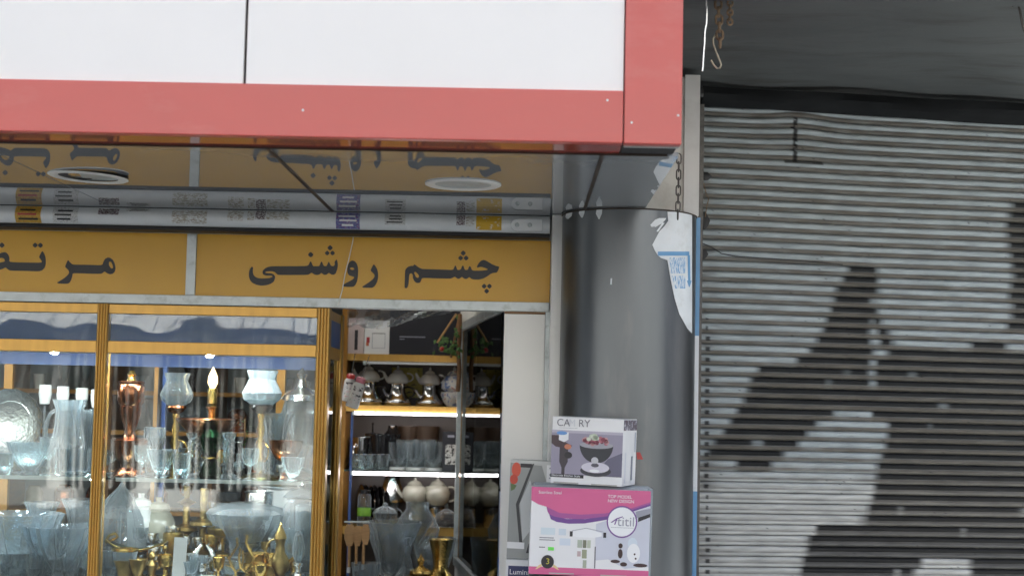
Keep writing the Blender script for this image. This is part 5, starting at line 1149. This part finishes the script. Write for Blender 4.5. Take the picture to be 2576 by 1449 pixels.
good('footed_bowl', 'brown copper bowl with slanted sides held on a crystal stem', 'bowl', 518, Y1+0.04, ZG, 1052, [('foot', [(0.0001, 0), (0.3, 0), (0.28, 0.05), (0.06, 0.12), (0.05, 0.6), (0.1, 0.68)], m_crys, fac), ('bowl', [(0.1, 0.70), (0.28, 0.71), (0.55, 0.98), (0.53, 1.0), (0.26, 0.76), (0.0001, 0.75)], m_copper)])
for i, (x, lab) in enumerate(((478, 'twisted crystal candlestick left of the green bottle'), (497, 'second twisted crystal candlestick beside the green bottle'), (566, 'twisted crystal candlestick right of the green bottle'), (580, 'outer twisted crystal candlestick beside the black vase'))):
    good('crystal_candlestick', lab, 'candlestick', x, Y1-0.04+0.06*(i % 2), ZG, 1088, [('stick', [(0.0001, 0), (0.17, 0), (0.16, 0.04), (0.06, 0.1)]+[(0.055+0.025*(q % 2), 0.12+q*0.06) for q in range(13)]+[(0.1, 0.92), (0.11, 1.0), (0.0001, 1.0)], m_crys, dict(seg=10, k=3, amp=0.15, tw=60, smooth=False))])
good('green_bottle', 'dark green glass bottle with brass collar between crystal candlesticks', 'bottle', 528, Y1-0.06, ZG, 1080, [('body', [(0.0001, 0), (0.2, 0), (0.22, 0.08), (0.13, 0.35), (0.09, 0.42), (0.2, 0.7), (0.22, 0.85), (0.1, 1.0), (0.0001, 1.0)], m_dgreen), ('collar', [(0.1, 0.40), (0.17, 0.41), (0.17, 0.44), (0.1, 0.45)], m_brass)])
good('black_vase', 'small black glass vase with narrow neck beside the brass lamp', 'vase', 596, Y2-0.06, ZG, 1098, [('body', [(0.0001, 0), (0.22, 0), (0.32, 0.18), (0.3, 0.4), (0.13, 0.65), (0.1, 0.85), (0.14, 1.0), (0.0001, 1.0)], m_dark), ('neck_ring', [(0.1, 0.84), (0.125, 0.85), (0.12, 0.88)], m_silver)])
pl_ = good('artificial_plant', 'small artificial green plant behind the brass lamp', 'plant', 612, Y2+0.02, ZG, 1020, [('pot', [(0.0001, 0), (0.1, 0), (0.13, 0.25), (0.0001, 0.25)], m_porc), ('stem', [(0.012, 0.24), (0.01, 0.8), (0.0001, 0.82)], m_wood)])
for i in range(34):
    z = random.uniform(0.10, 0.25); a = random.uniform(0, 6.28); r_ = random.uniform(.005, .045); c = Vector((r_*math.cos(a), r_*math.sin(a), z)); s_ = random.uniform(.009, .018)
    d1 = Vector((math.cos(a), math.sin(a), random.uniform(-.6, .8))).normalized(); d2 = d1.cross(Vector((0, 0, 1))).normalized()
    b_ = MB(); b_.v = [tuple(c), tuple(c+d1*s_*.6+d2*s_*.5), tuple(c+d1*s_*1.4), tuple(c+d1*s_*.6-d2*s_*.5)]; b_.f = [(0, 1, 2, 3)]
    mesh('leaf', b_, m_leaf, pl_, local=True)
good('copper_bowl', 'round dark copper bowl on a foot near the door post', 'bowl', 716, Y1, ZG, 1108, [('foot', [(0.0001, 0), (0.22, 0), (0.2, 0.06), (0.08, 0.15), (0.1, 0.45)], m_copper), ('bowl', [(0.1, 0.451), (0.28, 0.55), (0.42, 0.8), (0.44, 1.0), (0.42, 1.0), (0.38, 0.8), (0.0001, 0.55)], m_copper)])
good('glass_lantern', 'tall pale glass lantern with pointed silver lid by the door post', 'lantern', 752, Y2, ZG, 925, [('base', [(0.0001, 0), (0.16, 0), (0.15, 0.04), (0.08, 0.1), (0.09, 0.2), (0.13, 0.3)], m_frost), ('glass', [(0.13, 0.301), (0.16, 0.45), (0.17, 0.62), (0.15, 0.7), (0.14, 0.7), (0.15, 0.5), (0.12, 0.31)], m_clear), ('lid', [(0.17, 0.701), (0.16, 0.75), (0.05, 0.82), (0.03, 0.9), (0.05, 0.94), (0.0001, 1.0)], m_silver)])
# left window
good('silver_plate', 'big embossed silver plate standing upright in the left window', 'plate', 28, Y2, ZG, 958, [('stand', lambda H: MB().box(-0.05, 0.05, -0.02, 0.06, 0, 0.09), m_crys), ('plate', lambda H: MB().add([(v[0], -v[2]-0.03, v[1]+0.21) for v in MB().lathe([(0.0001, 0), (0.07, 0.0), (0.085, 0.012), (0.10, 0.004), (0.13, 0.016), (0.138, 0.02), (0.138, 0.024), (0.10, 0.012), (0.0001, 0.006)], seg=36, k=18, amp=0.012).v], MB().lathe([(0, 0)]*9, seg=36).f), m_silver)], rz=0)
good('crystal_pitcher', 'cut crystal pitcher with handle in the left window', 'pitcher', 168, Y1, ZG, 1005, [('body', [(0.0001, 0), (0.18, 0), (0.2, 0.06), (0.24, 0.35), (0.18, 0.65), (0.17, 0.85), (0.22, 1.0), (0.205, 1.0), (0.16, 0.82), (0.2, 0.4), (0.0001, 0.1)], m_crys, fac), ('handle', arc(0.2, 0.6, 0.15, 0.25, -80, 90, 0.025), m_crys)])
good('crystal_vase', 'square shouldered crystal vase beside the gold mullion in the left window', 'vase', 212, Y1+0.06, ZG, 1030, [('body', VASE, m_crys, fac)])
good('crystal_bowl', 'cut crystal bowl under the silver plate', 'bowl', 75, Y1-0.04, ZG, 1112, [('bowl', BOWL, m_crys, fac)])
good('glass_drum', 'wide ribbed glass dish before the crystal pitcher', 'dish', 190, Y1-0.08, ZG, 1128, [('dish', [(0.0001, 0), (0.6, 0), (0.72, 0.1), (0.8, 1.0), (0.76, 1.0), (0.68, 0.2), (0.0001, 0.1)], m_crys, dict(seg=40, k=20, amp=0.03, smooth=False))])
for i, x in enumerate((105, 150, 198, 236)):
    good('candle_lamp', 'slim glass lamp with white shade at the back of the left window', 'lamp', x, 0.47, ZG, 968+4*i, [('shade', [(0.055, 0.78), (0.075, 0.9), (0.07, 1.0), (0.067, 1.0), (0.072, 0.9), (0.052, 0.78)], m_porc), ('stem', [(0.0001, 0), (0.06, 0), (0.012, 0.05), (0.012, 0.76), (0.054, 0.785)], m_crys)], group='white lamp shades in the left window')

# ------------------------------------------------------------------ ware on the window deck
D0 = DK; D1 = DK+0.0755
good('crystal_centrepiece', 'large cut crystal bowl in the left window, under the silver plate side', 'bowl', 38, 0.20, D0, 1290, [('bowl', BOWL, m_crys, fac)])
good('crystal_bowl', 'wide cut crystal bowl with sun pattern beside the white sill', 'bowl', 150, 0.17, D0, 1322, [('bowl', [(r*1.05, z) for r, z in BOWL], m_crys, dict(seg=32, k=16, amp=0.05, smooth=False))])
good('crystal_vase', 'flared crystal vase at the back of the left window deck', 'vase', 100, 0.42, D1, 1262, [('vase', [(r*1.3, z) for r, z in VASE], m_crys, fac)])
good('crystal_vase', 'faceted crystal vase tucked behind the gold mullion on the deck', 'vase', 205, 0.40, D1, 1255, [('vase', [(r*1.5, z) for r, z in VASE], m_crys, fac)])
good('crystal_tumbler', 'small cut crystal tumbler at the foot of the sun pattern bowl', 'glass', 88, 0.10, D0, 1392, [('glass', TUMB, m_crys, fac)])
sp_ = good('crystal_fan', 'crystal ornament with bright pointed blades like a flower', 'ornament', 147, 0.09, D0, 1328, [('base', [(0.0001, 0), (0.2, 0), (0.12, 0.2), (0.1, 0.42), (0.0001, 0.44)], m_crys, fac)], rz=0)
Hs = PZ(147, 1328, 0.09)-D0
for a in (-32, -12, 8, 26, 44):
    d = Vector((math.sin(R(a)), 0, math.cos(R(a)))); s_ = Vector((d.z, 0, -d.x))*0.006; q = Vector((0, 0, 0.42*Hs)); L = Hs*(0.56 if abs(a) < 20 else 0.42)
    b_ = MB(); b_.hexa([tuple(q-s_*.3+Vector((0, -.003, 0))), tuple(q+d*L*.6-s_+Vector((0, -.003, 0))), tuple(q+d*L+Vector((0, -.001, 0))), tuple(q+d*L*.6+s_+Vector((0, -.003, 0)))], [tuple(q-s_*.3+Vector((0, .003, 0))), tuple(q+d*L*.6-s_+Vector((0, .003, 0))), tuple(q+d*L+Vector((0, .001, 0))), tuple(q+d*L*.6+s_+Vector((0, .003, 0)))])
    mesh('blade', b_, m_porc, sp_, local=True)
good('glass_dome', 'domed pile of cut crystal behind the gold mullion', 'ornament', 300, 0.42, D1, 1208, [('dome', [(0.0001, 0), (0.42, 0), (0.44, 0.1), (0.36, 0.5), (0.2, 0.75), (0.06, 0.9), (0.0001, 1)], m_crys, fac)])
# boat shaped dark tray with brass handle
p_ = P(345, 1362, 0.24); bt = thing('boat_tray', 'boat shaped dark mirror tray with curled brass handle', 'tray', (p_.x, 0.24, D0+0.09))
bm_ = MB(); L = 0.125
for i in range(15):
    u = -1+2*i/14; wv = 0.055*(1-u*u)**.5+0.003; zz = 0.035*u*u
    for j in range(7):
        v = -1+2*j/6; bm_.v.append((u*L, v*wv, zz+0.022*v*v))
for i in range(14):
    for j in range(6): a = i*7+j; bm_.f.append((a, a+7, a+8, a+1))
o = mesh('tray', bm_, m_steel, bt, True, True)
mesh('tray_rim', MB().tube([(L*math.cos(R(a)), -0.055*abs(math.sin(R(a)))-0.002, 0.035*math.cos(R(a))**2+0.022) for a in range(0, 181, 12)], 0.004, 6), m_oldbrass, bt, True, True)
mesh('handle', MB().tube([(-L-.005, 0, 0.05), (-L*.9, -.01, 0.075), (-L*.7, -.01, 0.085), (-L*.62, -.01, 0.07), (-L*.75, -.01, 0.06), (-L*1.02, 0, 0.045)], 0.006, 7), m_brass, bt, True, True)
mesh('foot', MB().lathe([(0.05, -0.0893), (0.045, -0.085), (0.012, -0.07), (0.012, -0.004), (0.03, 0.002)], seg=18), m_oldbrass, bt, True, True)
good('crystal_cup', 'brass mounted glass cup with handle below the boat shaped tray', 'cup', 312, 0.12, D0, 1378, [('cup', [(0.0001, 0), (0.25, 0), (0.2, 0.08), (0.28, 0.4), (0.36, 0.62), (0.0001, 0.62)], m_oldbrass), ('band', [(0.36, 0.621), (0.40, 0.9), (0.385, 0.9), (0.34, 0.63)], m_frost), ('rim', [(0.40, 0.90), (0.43, 0.94), (0.42, 1.0), (0.38, 0.99)], m_brass), ('handle', arc(0.36, 0.35, 0.2, 0.22, -90, 90, 0.035), m_oldbrass)], rz=0)
good('brass_figure', 'small knobbly brass figure beside the brass mounted cup', 'figurine', 380, 0.14, D0, 1384, [('figure', [(0.0001, 0), (0.22, 0), (0.2, 0.08), (0.1, 0.18), (0.16, 0.35), (0.2, 0.5), (0.1, 0.62), (0.06, 0.68), (0.12, 0.78), (0.1, 0.88), (0.03, 0.94), (0.0001, 1)], m_oldbrass), ('arm', arc(0.14, 0.5, 0.14, 0.14, -60, 120, 0.03), m_brass), ('arm', arc(-0.14, 0.5, 0.14, 0.14, 60, 240, 0.03), m_brass)], rz=0)
good('brass_candlestick', 'thin brass candlestick beside the white price card', 'candlestick', 412, 0.20, D0, 1372, [('stick', [(0.0001, 0), (0.16, 0), (0.14, 0.05), (0.035, 0.12), (0.03, 0.5), (0.06, 0.56), (0.03, 0.6), (0.03, 0.85), (0.08, 0.92), (0.07, 1.0), (0.0001, 1.0)], m_brass)])
pc = thing('price_card', 'blank white folded price card among the brass pieces', 'card', (PX(450, 1400, 0.10), 0.10, D0+0.0006), (0, R(2), R(4)))
hcard = PZ(450, 1352, 0.10)-D0
mesh('card', MB().hexa([(-0.026, 0, 0.02), (0.026, 0, 0.02), (0.024, 0.012, hcard), (-0.028, 0.012, hcard)], [(-0.026, 0.002, 0.02), (0.026, 0.002, 0.02), (0.024, 0.014, hcard), (-0.028, 0.014, hcard)]), m_paperw, pc, local=True)
mesh('card_foot', MB().hexa([(-0.026, -0.002, 0.0005), (0.04, -0.002, 0.0005), (0.026, 0.001, 0.0195), (-0.026, 0.001, 0.0195)], [(-0.026, 0.03, 0.0005), (0.04, 0.03, 0.0005), (0.026, 0.004, 0.0195), (-0.026, 0.004, 0.0195)]), m_paperw, pc, local=True)
p_ = P(520, 1440, 0.20)
tr = thing('dark_tray', 'dark oval tray under the silver ring ornament', 'tray', (PX(525, 1440, 0.24), 0.24, D0+0.0006))
mesh('tray', MB().lathe([(0.0001, 0), (0.10, 0), (0.14, 0.02), (0.139, 0.023), (0.098, 0.005), (0.0001, 0.005)], seg=32, sy=0.7), m_steel, tr, True, True)
ro = good('silver_ornament', 'shiny silver ring ornament of two curved swans on the dark tray', 'ornament', 511, 0.24, D0+0.006, 1366, [('base', [(0.0001, 0), (0.28, 0), (0.26, 0.12), (0.1, 0.2), (0.08, 0.28), (0.0001, 0.28)], m_silver), ('swan', path([(0.0, 0, 0.26), (0.22, 0, 0.38), (0.30, 0, 0.58), (0.20, 0, 0.80), (0.08, 0, 0.95), (0.17, 0, 1.0)], [0.08, 0.11, 0.11, 0.08, 0.05, 0.035]), m_silver), ('swan', path([(0.0, 0, 0.26), (-0.22, 0, 0.38), (-0.30, 0, 0.58), (-0.20, 0, 0.80), (-0.08, 0, 0.95), (-0.17, 0, 1.0)], [0.08, 0.11, 0.11, 0.08, 0.05, 0.035]), m_silver)], rz=0)
good('brass_compote', 'brass compote dish with flat lit rim behind the antler stands', 'dish', 560, 0.40, D1, 1326, [('compote', [(0.0001, 0), (0.3, 0), (0.28, 0.08), (0.06, 0.16), (0.06, 0.4), (0.2, 0.6), (0.52, 0.75), (0.6, 0.95), (0.56, 1.0), (0.2, 0.75), (0.0001, 0.7)], m_oldbrass)])
def antler(x, Y, yt, lab, flip):
    t = good('brass_stand', lab, 'stand', x, Y, D0, yt, [('base', [(0.0001, 0), (0.13, 0), (0.12, 0.03), (0.04, 0.08), (0.0001, 0.09)], m_oldbrass)], rz=0)
    H = PZ(x, yt, Y)-D0; s_ = flip
    for pts, r in (([(0, 0, .06), (0.0, 0, .22), (s_*.10, 0, .36), (s_*.16, 0, .52), (s_*.06, 0, .68), (s_*-.02, 0, .84), (s_*.0, 0, 1.0)], .028), ([(0, 0, .22), (s_*-.12, 0, .32), (s_*-.16, 0, .5), (s_*-.14, 0, .72)], .024), ([(s_*.14, 0, .5), (s_*.24, 0, .6), (s_*.34, 0, .6)], .02), ([(s_*.08, 0, .34), (s_*.24, 0, .38)], .02)):
        mesh('branch', MB().tube([(H*a, H*b__, H*c) for a, b__, c in pts], r*H, 7), m_brass, t, True, True)
antler(592, 0.13, 1352, 'slender brass branch shaped stand beside the silver ornament', -1)
antler(618, 0.10, 1345, 'curling brass branch shaped stand nearer the tall brass ewer', 1)
for i, (x, yt, Y, lab) in enumerate(((645, 1390, 0.24, 'squat brass bowl with two lugs behind the branch stands'), (665, 1362, 0.36, 'brass footed cup behind the squat bowl'), (678, 1402, 0.12, 'small brass bell beside the tall ewer'))):
    good('brass_pot', lab, ('bowl', 'cup', 'bell')[i], x, Y, D0 if Y < .33 else D1, yt, [('body', ([(0.0001, 0), (0.3, 0), (0.5, 0.35), (0.46, 0.7), (0.52, 1.0), (0.48, 1.0), (0.4, 0.6), (0.0001, 0.2)], GOBLET, [(0.3, 0), (0.22, 0.3), (0.15, 0.55), (0.05, 0.65), (0.07, 0.85), (0.0001, 1)])[i], m_oldbrass), ('knob', [(0.0001, 0.62), (0.1, 0.66), (0.09, 0.72), (0.0001, 0.74)], m_brass)])
good('brass_ewer', 'tall old brass ewer with pointed lid and spout', 'ewer', 702, 0.16, D0, 1312, [
    ('body', [(0.0001, 0), (0.13, 0), (0.12, 0.03), (0.06, 0.08), (0.12, 0.16), (0.165, 0.27), (0.15, 0.38), (0.085, 0.50), (0.07, 0.62), (0.09, 0.70), (0.10, 0.72), (0.0001, 0.72)], m_oldbrass),
    ('lid', [(0.105, 0.721), (0.095, 0.78), (0.06, 0.86), (0.025, 0.93), (0.03, 0.95), (0.0001, 1.0)], m_oldbrass),
    ('spout', path([(0.12, 0, 0.30), (0.24, 0, 0.42), (0.22, 0, 0.62), (0.27, 0, 0.78)], [0.03, 0.025, 0.02, 0.024]), m_brass),
    ('handle', arc(-0.10, 0.50, 0.14, 0.20, 80, 280, 0.016), m_oldbrass)], rz=0)
good('silver_candlestick', 'tall silver and crystal candlestick on a square foot by the door post', 'candlestick', 748, 0.11, D0, 1335, [
    ('foot', lambda H: MB().box(-0.18*H, 0.18*H, -0.18*H, 0.18*H, 0, 0.10*H), m_silver),
    ('stem', [(0.10, 0.101), (0.16, 0.13), (0.15, 0.2), (0.07, 0.23), (0.07, 0.32), (0.11, 0.36), (0.11, 0.40), (0.06, 0.43)], m_silver),
    ('crystal', [(0.06, 0.431), (0.09, 0.5), (0.12, 0.56), (0.12, 0.7), (0.09, 0.9), (0.03, 1.0), (0.0001, 1.0)], m_crys, fac)])
good('glass_cylinder', 'tall clear glass cylinder behind the silver candlestick', 'vase', 768, 0.30, D0, 1270, [('body', [(0.0001, 0), (0.16, 0), (0.165, 0.95), (0.17, 1.0), (0.155, 1.0), (0.15, 0.1), (0.0001, 0.05)], m_clear), ('rim', [(0.165, 0.97), (0.178, 0.985), (0.17, 1.002)], m_clear)])
good('crystal_bowl', 'wide shallow crystal bowl wrapped in clear film behind the brass compote', 'bowl', 620, 0.44, D1, 1290, [('bowl', [(r*1.35, z) for r, z in BOWL], m_crys, fac), ('wrap', [(0.99, 0.99), (0.9, 1.1), (0.4, 1.25), (0.0001, 1.2)], m_plastic)])
good('silver_tray_stack', 'low stack of polished silver dishes under the glass shelf', 'dishes', 555, 0.46, D1, 1262, [('dish', [(0.0001, 0), (0.2, 0), (0.1, 0.1), (0.08, 0.45), (0.5, 0.55), (0.52, 0.58), (0.0001, 0.58)], m_silver), ('dish', [(0.0001, 0.581), (0.1, 0.6), (0.1, 0.8), (0.28, 0.88), (0.3, 1.0), (0.0001, 0.95)], m_silver)])
good('brass_shell', 'brass footed candle holder under the copper lamp, below the glass shelf', 'candle holder', 465, 0.44, D1, 1222, [('body', [(0.0001, 0), (0.2, 0), (0.05, 0.1), (0.05, 0.3), (0.18, 0.35), (0.18, 0.4), (0.05, 0.45), (0.05, 0.7), (0.14, 0.76), (0.04, 0.82), (0.06, 1.0), (0.0001, 1.0)], m_oldbrass)])
good('brass_shell', 'second brass candle holder below the glass shelf beside the silver dishes', 'candle holder', 508, 0.42, D1, 1228, [('body', [(0.0001, 0), (0.2, 0), (0.05, 0.1), (0.05, 0.4), (0.2, 0.45), (0.2, 0.5), (0.05, 0.55), (0.07, 1.0), (0.0001, 1.0)], m_oldbrass)])
good('grey_scale', 'pale grey plastic kitchen scale behind the wrapped crystal bowl', 'scale', 700, 0.48, D1, 1222, [('body', lambda H: MB().box(-0.06, 0.06, -0.03, 0.03, 0, H*.95), m_strip), ('pan', [(0.0001, 0.951), (0.2, 0.951), (0.3, 0.99), (0.3, 1.0), (0.0001, 1.0)], m_alu)], rz=0.2)
# jars in the corner of the showcase, seen through the side glass
for i, (x, yt, Z_, mm, lab) in enumerate(((838, 958, ZG, m_clear, 'big lidded glass jar behind the side glass, on the glass shelf'), (834, 1215, D1, m_frost, 'big frosted jar behind the side glass, on the deck'))):
    t = thing('glass_jar', lab, 'jar', (xrt-0.15, 0.44, Z_+0.0006)); h = PZ(838, yt, 0.44)-Z_
    mesh('jar', MB().lathe([(r*h*.85, z*h) for r, z in JAR], seg=24), mm, t, True, True)
    mesh('lid', MB().lathe([(0.25*h, 0.80*h), (0.18*h, 0.88*h), (0.05*h, 0.92*h), (0.06*h, 0.98*h), (0.0001, h)], seg=24), mm, t, True, True)

# ------------------------------------------------------------------ wall shelves at the back of the shop, seen through the windows
bs = thing('wall_shelves', 'brown wall shelves full of glassware at the back of the shop', 'shelves', (-1.9, 2.3, 0.18))
BZ = []
for y in (985, 1085, 1185, 1285, 1390):
    z = PZ(450, y, 2.2); BZ.append(z)
    mesh('shelf_board', MB().box(XL+0.01, -0.93, 2.14, 2.49, z-0.022, z), m_golddark, bs)
mesh('shelf_back', MB().box(XL+0.01, -0.93, 2.485, 2.498, 0.19, 2.55), mat('grey_shelf_back', (0.20, 0.235, 0.26), 0.5), bs)
for x in (-2.75, -2.2, -1.65, -1.1):
    mesh('shelf_post', MB().box(x-0.012, x+0.012, 2.138, 2.484, 0.19, 2.55), m_wood, bs)
protos = []
for i, (prf, mm, h, f_) in enumerate(((VASE, m_clear, 0.17, 1.0), (BOWL, m_frost, 0.09, 1.0), (TUMB, m_porc, 0.09, 1.0), (JAR, m_copper, 0.16, 1.0), (GOBLET, m_silver, 0.18, 1.0), (JAR, m_cream, 0.15, 0.9), (VASE, m_dark, 0.16, 1.2))):
    t = thing('shelf_ware', ('clear glass vase on a back wall shelf', 'frosted bowl on a back wall shelf', 'white cup on a back wall shelf', 'copper jar on a back wall shelf', 'silver goblet on a back wall shelf', 'cream jar on a back wall shelf', 'black vase on a back wall shelf')[i], ('vase', 'bowl', 'cup', 'jar', 'goblet', 'jar', 'vase')[i], (0, 0, 0), group=('clear vases', 'frosted bowls', 'white cups', 'copper jars', 'silver goblets', 'cream jars', 'black vases')[i]+' on the back wall shelves')
    mesh('body', MB().lathe([(r*h*f_, z*h) for r, z in prf], seg=18), mm, t, True, True)
    mesh('foot', MB().lathe([(0.12*h, 0.0), (prf[1][0]*h*f_*1.05, 0.0), (prf[1][0]*h*f_*1.05, 0.02*h)], seg=18), mm, t, True, True)
    protos.append([t, False])
for z in BZ:
    x = -2.72
    while x < -1.02:
        pt = random.choice(protos)
        o = copy_tree(pt[0]) if pt[1] else pt[0]; pt[1] = True
        if min(abs(x-q) for q in (-2.75, -2.2, -1.65, -1.1)) > 0.075:
            o.location = (x, 2.28+random.uniform(-.05, .05), z+0.0006)
        else:
            o.location = (x+0.09, 2.30, z+0.0006); x += 0.06
        s_ = random.uniform(0.85, 1.12); o.scale = (s_, s_, s_)
        x += random.uniform(0.13, 0.19)

# smaller glass pieces that fill the window shelves
for i, (x, Y, Z_, yt, prf, f_, mm, nm, lab, cat) in enumerate((
    (355, 0.14, ZG, 1120, GOBLET, 1.0, m_clear, 'wine_glass', 'clear wine glass before the copper samovar', 'glass'),
    (385, 0.30, ZG, 1075, GOBLET, 0.9, m_crys, 'wine_glass', 'tall cut wine glass between samovar and slim oil lamp', 'glass'),
    (404, 0.12, ZG, 1130, BOWL, 0.7, m_crys, 'crystal_bowl', 'small cut crystal bowl before the slim oil lamp', 'bowl'),
    (455, 0.12, ZG, 1140, TUMB, 0.9, m_crys, 'crystal_tumbler', 'cut crystal tumbler beside the slim oil lamp foot', 'glass'),
    (545, 0.30, ZG, 1085, VASE, 1.2, m_clear, 'glass_vase', 'clear flared vase behind the green bottle', 'vase'),
    (628, 0.12, ZG, 1128, GOBLET, 1.1, m_clear, 'wine_glass', 'clear wine glass before the brass oil lamp', 'glass'),
    (690, 0.32, ZG, 1040, VASE, 1.0, m_crys, 'crystal_vase', 'cut crystal vase between brass lamp and glass lantern', 'vase'),
    (735, 0.12, ZG, 1150, BOWL, 0.7, m_crys, 'crystal_bowl', 'small crystal bowl below the copper bowl', 'bowl'),
    (12, 0.12, ZG, 1140, TUMB, 1.0, m_crys, 'crystal_tumbler', 'cut crystal tumbler before the silver plate', 'glass'),
    (120, 0.13, ZG, 1100, GOBLET, 1.0, m_clear, 'wine_glass', 'clear wine glass between silver plate and crystal pitcher', 'glass'),
    (278, 0.14, D0, 1385, TUMB, 0.9, m_crys, 'crystal_tumbler', 'cut crystal tumbler beside the gold mullion on the deck', 'glass'),
    (345, 0.10, D0, 1405, BOWL, 0.6, m_oldbrass, 'brass_bowl', 'small brass bowl below the boat shaped tray', 'bowl'),
    (432, 0.30, D0, 1340, GOBLET, 1.0, m_oldbrass, 'brass_goblet', 'old brass goblet behind the white price card', 'goblet'),
    (480, 0.12, D0, 1412, BOWL, 0.6, m_crys, 'crystal_bowl', 'small crystal bowl beside the silver swan ornament', 'bowl'),
    (548, 0.11, D0, 1400, GOBLET, 1.0, m_brass, 'brass_goblet', 'bright brass goblet right of the silver swan ornament', 'goblet'),
    (655, 0.11, D0, 1418, BOWL, 0.6, m_brass, 'brass_bowl', 'bright little brass bowl beside the brass ewer', 'bowl'),
    (725, 0.28, D0, 1330, VASE, 1.1, m_clear, 'glass_vase', 'clear vase between brass ewer and glass cylinder', 'vase'),
    (395, 0.46, D1, 1250, JAR, 0.9, m_cream, 'cream_jar', 'cream lidded jar behind the brass candle holders', 'jar'),
    (350, 0.44, D1, 1240, JAR, 0.8, m_porc, 'white_jar', 'white jar behind the boat shaped tray', 'jar'),
    (650, 0.47, D1, 1235, GOBLET, 1.0, m_silver, 'silver_goblet', 'silver goblet beside the grey kitchen scale', 'goblet'),
    (178, 0.10, D0, 1400, BOWL, 0.7, m_crys, 'crystal_bowl', 'small crystal bowl under the pointed crystal ornament', 'bowl'),
    (15, 0.10, D0, 1395, GOBLET, 1.0, m_crys, 'wine_glass', 'cut wine glass before the large crystal bowl', 'glass'))):
    good(nm, lab, cat, x, Y, Z_, yt, [('body', [(r*f_, z) for r, z in prf], mm, fac if mm is m_crys else {}), ('rim', [(prf[-4][0]*f_*1.0, 0.975), (prf[-4][0]*f_*1.04, 0.99), (prf[-4][0]*f_*1.0, 1.003)] if prf is not JAR else [(0.24*f_, 0.79), (0.2*f_, 0.88), (0.05, 0.93), (0.06, 1.0), (0.0001, 1.0)], mm)])

# many small cut crystal pieces crowding the deck and the shelf
sm = []
for nm, lab, cat, grp, prf, f_, mm in (('crystal_tumbler', 'little cut crystal tumbler crowded among other ware in the display window', 'glass', 'little crystal tumblers in the windows', TUMB, 1.0, m_crys),
                                  ('crystal_dish', 'little cut crystal dish crowded among other ware in the display window', 'dish', 'little crystal dishes in the windows', BOWL, 1.0, m_crys),
                                  ('wine_glass', 'small stemmed glass crowded among other ware in the display window', 'glass', 'small stemmed glasses in the windows', GOBLET, 1.2, m_clear),
                                  ('silver_cup', 'small bright silver cup crowded among other ware in the display window', 'cup', 'small silver cups in the windows', GOBLET, 1.3, m_silver),
                                  ('brass_cup', 'small bright brass cup crowded among other ware in the display window', 'cup', 'small brass cups in the windows', GOBLET, 1.4, m_brass)):
    t = thing(nm, lab, cat, (0, 0, 0), group=grp); h = 0.10
    mesh('body', MB().lathe([(r*h*f_, z*h) for r, z in prf], seg=20, k=10 if mm is m_crys else 0, amp=0.05 if mm is m_crys else 0), mm, t, mm is not m_crys, True)
    mesh('foot', MB().lathe([(0.1*h, 0.0), (prf[1][0]*h*f_*1.08, 0.0), (prf[1][0]*h*f_*1.08, 0.03*h), (prf[1][0]*h*f_*0.7, 0.05*h)], seg=20), mm, t, True, True)
    sm.append([t, False])
occ = [(o.location.x, o.location.y, o.location.z) for o in S.objects if o.parent is None and o.type == 'EMPTY' and 0.05 < o.location.y < 0.55]
rnd = random.Random(21)
for (xa, xb, ya, yb, Z_, n, kinds) in ((-2.08, mA[0]-0.04, 0.10, 0.29, D0, 26, (0, 0, 1, 1, 2)), (-2.08, mA[0]-0.04, 0.37, 0.50, D1, 16, (0, 1, 2, 3)), (mA[1]+0.05, xrt-0.12, 0.10, 0.29, D0, 34, (0, 1, 3, 4, 4)), (mA[1]+0.05, xrt-0.12, 0.37, 0.50, D1, 26, (0, 1, 2, 3, 4)),
                                       (mA[1]+0.05, xrt-0.12, 0.14, 0.48, ZG, 34, (0, 2, 2, 3, 4)), (-2.08, mA[0]-0.04, 0.14, 0.48, ZG, 16, (0, 2, 2, 1))):
    done = 0
    for _ in range(900):
        if done >= n: break
        x, y = rnd.uniform(xa, xb), rnd.uniform(ya, yb); sz = rnd.uniform(0.6, 1.25)
        kd = rnd.choice(kinds); rad = (0.058, 0.085, 0.042, 0.045, 0.045)[kd]*sz*0.6
        if any(abs(oz-Z_) < 0.12 and math.hypot(x-ox, y-oy) < 0.022+rad for ox, oy, oz in occ): continue
        pt = sm[kd]; o = copy_tree(pt[0]) if pt[1] else pt[0]; pt[1] = True
        q = sz*(0.75 if kd == 1 else 1.0)
        o.location = (x, y, Z_+0.0006); o.scale = (q, q, q); o.rotation_euler = (0, 0, rnd.uniform(0, 6)); occ.append((x, y, Z_)); done += 1
for pt in sm:
    if not pt[1]:
        for ch in list(pt[0].children): bpy.data.objects.remove(ch)
        bpy.data.objects.remove(pt[0])
